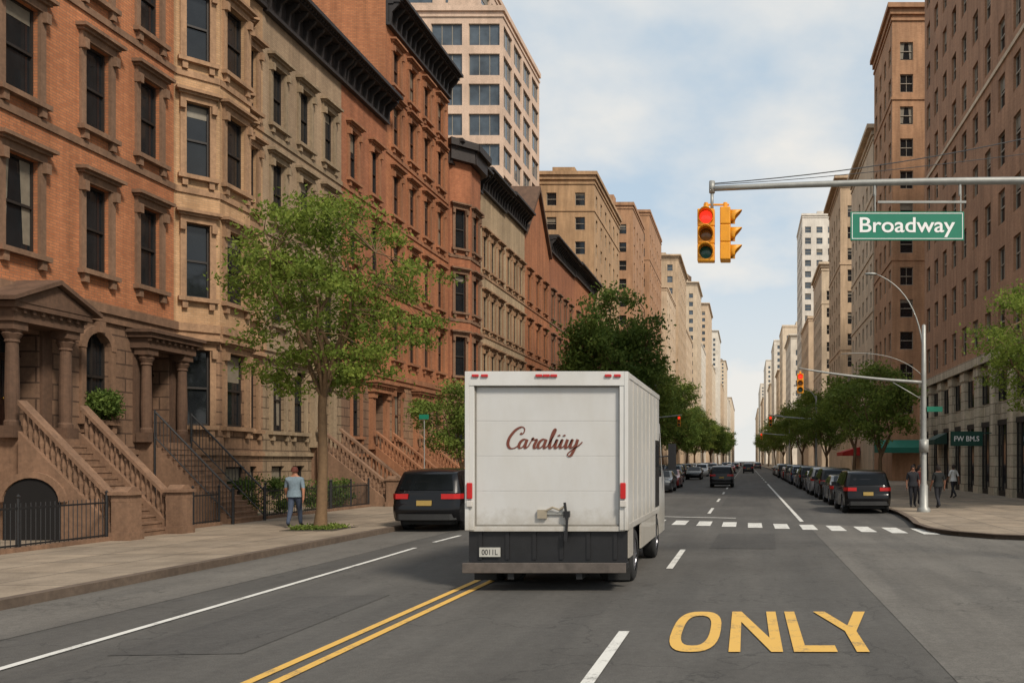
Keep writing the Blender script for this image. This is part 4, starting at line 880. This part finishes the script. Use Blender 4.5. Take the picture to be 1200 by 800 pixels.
def signal(loc,rz,lit,label,s=1.0):
    E=top('traffic_light',None,loc,rz,label,'traffic light',group='traffic lights over the avenue'); E.scale=(s,s,s)
    m=MB()
    for i in range(3): m.box(-.165,.165,-.08,.12,-.5+i*.335,-.5+i*.335+.33,0)
    m.box(-.05,.05,-.02,.06,.505,.62,0)
    bev(part(E,'housing',m.mesh('housing',[amber])),.018)
    for i,(nm,c,on) in enumerate((('green',(.01,.07,.05,1),0),('amber',(.16,.07,.01,1),0),('red',(.9,.03,.015,1),lit))):
        z=-.335+i*.335; mm=MB(); mm.lathe([(0,-.105),(.07,-.1),(.12,-.083)],20,axis='y')
        cc=c if (on or nm!='red') else (.12,.01,.01,1)
        part(E,'lamp',mm.mesh('lamp',[plain('lamp_%s_%d'%(nm,on),cc,.2,0,0,0,1,1.3 if on else 0)],True),(0,0,z),label=('lit red lamp' if on else 'unlit %s lamp'%nm))
        v=MB(); n=16; P=[];F=[]
        for k in range(n+1):
            a=-PI*.22+(PI*1.44)*k/n
            for (r_,y_) in ((.135,-.08),(.135,-.30)): P.append((r_*math.cos(a),y_ if y_>-.2 else -.12-.18*(max(0,math.sin(a))*.75+.25),r_*math.sin(a)))
        for k in range(n): F.append((2*k,2*k+1,2*k+3,2*k+2))
        v.add(P,F); vo=part(E,'visor',v.mesh('visor',[amber],True),(0,0,z)); so=vo.modifiers.new('s','SOLIDIFY'); so.thickness=.012
    return E
signal((-.76,16,6.32-.0),0,1,'yellow three-lamp traffic light showing red',.98)
signal((-.38,16.02,6.34),PI/2,0,'yellow traffic light facing sideways beside another',.98)
m=MB(); m.tube([(-.76,16,6.9),(-.33,16,6.9)],.02,6); m.tube([(-.76,16,6.86),(-.76,16,6.94)],.035,8); m.tube([(-.4,16,6.84),(-.4,16,6.94)],.035,8); br=top('signal_bracket',m.mesh('signal_bracket',[amber]),label='short yellow bracket joining two traffic lights',cat='bracket')
gs=plain('sign_green',C(20,116,90),.45,0,.06)
cxs=(1062.5-875)*.016; cz=2.1+(540-266)*.016
bs_=top('street_sign',None,(cxs,15.95,cz),0,'green street name sign reading Broadway hung from the mast arm','street sign')
m=MB(); m.box(-1.06,1.06,-.02,.02,-.265,.265,0); m.box(-1.035,1.035,-.024,-.02,.23,.242,1); m.box(-1.035,1.035,-.024,-.02,-.242,-.23,1); m.box(-1.035,-1.023,-.0235,-.02,-.23,.23,1); m.box(1.023,1.035,-.0235,-.02,-.23,.23,1)
part(bs_,'panel',m.mesh('panel',[gs,wht]))
part(bs_,'lettering',text_mesh('Broadway',wht,1.78,.37,.012),(0,-.026,-.025))
m=MB(); m.tube([(-.6,0,.27),(-.6,0,.6)],.015,6); m.tube([(1.0,0,.27),(1.0,0,.6)],.015,6); m.box(-.55,1.1,-.02,.02,.43,.47); m.tube([(-.6,.05,.58),(-.6,.05,.78)],.03,6); m.tube([(1.0,.05,.58),(1.0,.05,.8)],.03,6)
part(bs_,'bracket',m.mesh('bracket',[steel]))
lp=top('street_lamp',None,(6.85,33,.14),0,'grey street lamp pole with curved arms at the kerb','street lamp')
m=MB(); m.lathe([(.26,0),(.26,.12),(.17,.2),(.16,1.0),(.12,1.1),(.10,5.0),(.08,7.2),(0,7.25)],14); m.box(-.15,.15,-.17,.17,2.3,2.8,0); part(lp,'pole',m.mesh('pole',[steel],True))
m=MB(); m.tube(arcpts((0,0,5.0),(-2.6,0,5.15),(-4.85,0,5.55),12),[.065-.0028*i for i in range(13)],8); m.tube([(-.0,0,4.3),(-1.2,0,5.0)],.02,6); part(lp,'arm',m.mesh('arm',[steel],True))
m=MB(); m.tube(arcpts((0,0,6.0),(-.2,0,8.6),(-1.9,0,9.2),12),[.035-.0014*i for i in range(13)],8); part(lp,'arm',m.mesh('arm',[steel],True))
m=MB(); m.tube(arcpts((0,0,5.2),(-1.0,0,6.3),(-3.2,0,6.1),12),.012,6); part(lp,'arm',m.mesh('arm',[steel],True))
m=MB(); m.lathe([(0,-.06),(.09,-.04),(.12,0),(.08,.06),(0,.08)],12); lo=part(lp,'lamp_head',m.mesh('lamp_head',[steel],True),(-2.05,0,9.18)); lo.scale=(2.2,1,.8)
signal((6.85-4.78,33,5.1),0,1,'yellow traffic light on the far mast arm showing red',.76)
m=MB(); m.box(-.3,.3,-.015,.015,-.1,.1); o=top('street_sign',m.mesh('street_sign',[gs]),(7.25,32.9,4.1),0,'small green street name sign fixed to a lamp pole','street sign')
m=MB(); m.tube([(0,0,0),(0,0,3.75)],.022,8,1); m.box(-.2,.2,-.05,-.03,3.72,3.92,0); top('street_sign',m.mesh('street_sign',[gs,steel]),(-13.6,36,.14),0,'small green street sign on a thin post','street sign')
for (x,y,s) in [(7.0,86,-1),(7.0,140,-1),(-11.4,86,1)]:
    lpp=top('street_lamp',None,(x,y,.14),0,'grey street lamp pole at a distant kerb','street lamp',group='distant street lamp poles')
    m=MB(); m.lathe([(.2,0),(.12,1),(.08,8.5),(0,8.6)],10); m.tube(arcpts((0,0,6.2),(s*2.6,0,6.3),(s*4.85,0,6.6),8),.06,6); m.tube(arcpts((0,0,8),(s*.3,0,9.4),(s*2.2,0,9.6),8),.045,6); m.box(s*2.0-.25,s*2.0+.25,-.1,.1,9.5,9.62); part(lpp,'pole',m.mesh('pole',[steel]))
    signal((x+s*4.6,y-.1,6.1),0,1,'distant yellow traffic light showing red',1)
# ---------------------------------------------------------------- people
def person(loc,rz,shirt,pants,skin,label,stride=.22,arm=.18,hair=(.03,.02,.015,1),cap=None,h=1.0,bag=False,bulk=1.0):
    V={};E=[];R_={}
    def v(n,p,r,par=None): V[n]=p; R_[n]=(r[0]*(bulk if r[0]>.05 and n not in('head','crown','neck') else 1),r[1]*(bulk if r[0]>.05 and n not in('head','crown','neck') else 1)); 
    def e(a,b): E.append((a,b))
    v('pel',(0,0,.96),(.16,.12)); v('waist',(0,0,1.10),(.15,.11)); v('chest',(0,.0,1.30),(.18,.125)); v('up',(0,-.01,1.44),(.13,.09)); v('neck',(0,0,1.53),(.055,.055)); v('head',(0,.015,1.63),(.078,.09)); v('crown',(0,.005,1.715),(.07,.085))
    for a,b in (('pel','waist'),('waist','chest'),('chest','up'),('up','neck'),('neck','head'),('head','crown')): e(a,b)
    v('nose',(0,.115,1.635),(.014,.014)); e('head','nose')
    for s,nm in ((-1,'l'),(1,'r')):
        d=s*stride; 
        v('hip'+nm,(s*.09,0,.88),(.10,.10)); v('knee'+nm,(s*.095,d*.55+.05,.50),(.066,.07)); v('ank'+nm,(s*.095,d*1.15-(.08 if d<0 else 0),.10+(.05 if d<0 else 0)),(.05,.055)); v('toe'+nm,(s*.11,d*1.15+.15,.045),(.042,.032))
        e('pel','hip'+nm);e('hip'+nm,'knee'+nm);e('knee'+nm,'ank'+nm);e('ank'+nm,'toe'+nm)
        q=-s*arm
        v('sh'+nm,(s*.195,-.01,1.42),(.07,.068)); v('el'+nm,(s*.26,q*.45-.02,1.13),(.048,.048)); v('wr'+nm,(s*.265,q*1.0+.07,.89),(.03,.032)); v('pa'+nm,(s*.263,q*1.12+.085,.82),(.022,.038))
        e('up','sh'+nm);e('sh'+nm,'el'+nm);e('el'+nm,'wr'+nm);e('wr'+nm,'pa'+nm)
        for k,(fy,fl) in enumerate(((.03,.068),(.01,.078),(-.01,.072),(-.03,.056))):
            v('f%d%s'%(k,nm),(s*.262,q*1.14+.085+fy,.80-fl*.5),(.009,.009)); v('g%d%s'%(k,nm),(s*.248,q*1.14+.088+fy,.79-fl),(.008,.008)); e('pa'+nm,'f%d%s'%(k,nm)); e('f%d%s'%(k,nm),'g%d%s'%(k,nm))
        v('th'+nm,(s*.252,q*1.1+.135,.815),(.010,.010)); v('ti'+nm,(s*.245,q*1.1+.15,.78),(.008,.008)); e('pa'+nm,'th'+nm); e('th'+nm,'ti'+nm)
    ks=list(V); me=bpy.data.meshes.new('p'); me.from_pydata([V[k] for k in ks],[(ks.index(a),ks.index(b)) for a,b in E],[])
    o=bpy.data.objects.new('p',me); COL.objects.link(o); md=o.modifiers.new('s','SKIN'); md.use_smooth_shade=True
    for i,k in enumerate(ks): me.skin_vertices[0].data[i].radius=R_[k]; me.skin_vertices[0].data[i].use_root=(k=='pel')
    sb=o.modifiers.new('u','SUBSURF'); sb.levels=2
    dg=bpy.context.evaluated_depsgraph_get(); dg.update(); bme=bpy.data.meshes.new_from_object(o.evaluated_get(dg)); bpy.data.objects.remove(o)
    ms_=[plain('skin_tone_%d'%int(skin[0]*1000),skin,.6),plain('cloth_'+label[:14],shirt,.85,0,.15,0,20),plain('cloth2_'+label[:14],pants,.85,0,.15,0,20),plain('shoes',(.03,.025,.022,1),.6)]
    bme.materials.clear()
    for mm in ms_: bme.materials.append(mm)
    for p in bme.polygons:
        c=p.center; arm_=abs(c.x)>.19
        if c.z<.105: k=3
        elif c.z>1.50: k=0
        elif arm_ and c.z<1.17: k=0
        elif c.z<.94 and not arm_: k=2
        else: k=1
        p.material_index=k; p.use_smooth=True
    bme.name='body'; P=top('person',None,loc,rz,label,'person'); P.scale=(h,h,h); part(P,'body',bme)
    m=MB(); m.lathe([(.0,1.80),(.05,1.79),(.085,1.75),(.098,1.69),(.097,1.64)],16,0,c=(0,-.012,0))
    if cap: m.prism([(-.07,.07),(.07,.07),(.05,.17),(-.05,.17)],'z',1.685,1.70)
    else: m.lathe([(.096,1.66),(.094,1.60),(.085,1.57)],16,0,c=(0,-.03,0))
    part(P,'cap' if cap else 'hair',m.mesh('cap' if cap else 'hair',[plain('cap_'+label[:14],cap or hair,.8)],True))
    sh=MB(); sh.lathe([(.205*bulk,.90),(.19*bulk,1.0),(.17*bulk,1.1)],18,0); 
    for i,vv in enumerate(sh.v): sh.v[i]=(vv[0],vv[1]*.74,vv[2])
    part(P,'shirt_hem',sh.mesh('shirt_hem',[ms_[1]],True))
    if bag:
        b=MB(); b.box(-.13,.13,-.27,-.13,1.05,1.42); bev(part(P,'backpack',b.mesh('backpack',[blackm])),.03)
    return P
person((-13.4,25.3,.14),.25,C(112,128,138),C(58,68,86),C(160,110,84),'man in grey-blue shirt, jeans and brown cap walking',.24,.2,cap=C(96,48,36),bulk=1.1)
person((10.9,45,.14),.5,(.6,.6,.58,1),(.02,.02,.025,1),C(120,80,60),'person in white shirt and dark trousers walking',.2,.2)
person((7.05,36.2,.14),PI,(.03,.03,.035,1),(.02,.02,.025,1),C(150,104,80),'pedestrian in dark clothes standing near a lamp pole',.06,.05,bulk=1.1)
person((7.5,37.0,.14),PI+.6,C(110,40,34),(.02,.02,.025,1),C(150,104,80),'adult in dark red top standing on the corner',.08,.05)
person((7.95,35.4,.14),.3,(.02,.022,.022,1),(.02,.02,.025,1),C(140,96,74),'figure in black coat walking along the kerb',.18,.1,bulk=1.1)
person((10.2,52,.14),0,(.04,.035,.03,1),(.03,.03,.04,1),C(150,104,80),'walker in dark jacket passing the shops',.2,.2,bag=True)
# ---------------------------------------------------------------- world, sun, camera
w=bpy.data.worlds.new('World'); sc.world=w; w.use_nodes=True; nt=w.node_tree; bg=nt.nodes['Background']
sky=N(nt,'ShaderNodeTexSky',sky_type='NISHITA'); sky.sun_disc=False; EL=math.radians(44); AZ=math.radians(135); sky.sun_elevation=EL; sky.sun_rotation=AZ; sky.air_density=1.0; sky.dust_density=1.5
tc=N(nt,'ShaderNodeTexCoord'); sp=N(nt,'ShaderNodeSeparateXYZ'); nt.links.new(tc.outputs['Generated'],sp.inputs[0])
mx=N(nt,'ShaderNodeMath',operation='MAXIMUM'); nt.links.new(sp.outputs[2],mx.inputs[0]); mx.inputs[1].default_value=.06
ad=N(nt,'ShaderNodeMath',operation='ADD'); nt.links.new(mx.outputs[0],ad.inputs[0]); ad.inputs[1].default_value=.35
dv=N(nt,'ShaderNodeVectorMath',operation='DIVIDE'); nt.links.new(tc.outputs['Generated'],dv.inputs[0]); cb=N(nt,'ShaderNodeCombineXYZ')
for i in range(3): nt.links.new(ad.outputs[0],cb.inputs[i])
nt.links.new(cb.outputs[0],dv.inputs[1])
cn=noise(nt,dv.outputs[0],2.1,6,.52); cf=ramp(nt,cn,.40,.60,(.15,.15,.15,1),(.95,.95,.95,1))
hz=ramp(nt,sp.outputs[2],.0,.35,(1,1,1,1),(0,0,0,1)); fm_=N(nt,'ShaderNodeMath',operation='MAXIMUM'); nt.links.new(cf,fm_.inputs[0]); 
hm=N(nt,'ShaderNodeMath',operation='MULTIPLY'); nt.links.new(hz,hm.inputs[0]); hm.inputs[1].default_value=.9; nt.links.new(hm.outputs[0],fm_.inputs[1])
blue=mixc(nt,.75,sky.outputs[0],(3.3,4.35,5.2,1))
nt.links.new(mixc(nt,fm_.outputs[0],blue,(5.75,5.6,5.3,1)),bg.inputs[0]); bg.inputs[1].default_value=.15
sl=bpy.data.lights.new('sun','SUN'); sl.energy=3.7; sl.angle=math.radians(10); sl.color=(1,.90,.77); so=bpy.data.objects.new('sun',sl); COL.objects.link(so)
sd=Vector((math.sin(AZ)*math.cos(EL),math.cos(AZ)*math.cos(EL),math.sin(EL))); so.rotation_euler=(-sd).to_track_quat('-Z','Y').to_euler()
cam=bpy.data.cameras.new('camera'); co=bpy.data.objects.new('camera',cam); COL.objects.link(co); sc.camera=co
cam.lens=30; cam.sensor_width=36; cam.shift_x=-275/1200; cam.shift_y=140/1200; co.location=(0,0,2.1); co.rotation_euler=(PI/2,0,0); cam.clip_end=8000; cam.clip_start=.1
sc.view_settings.view_transform='Standard'; sc.view_settings.look='None'; sc.view_settings.exposure=0
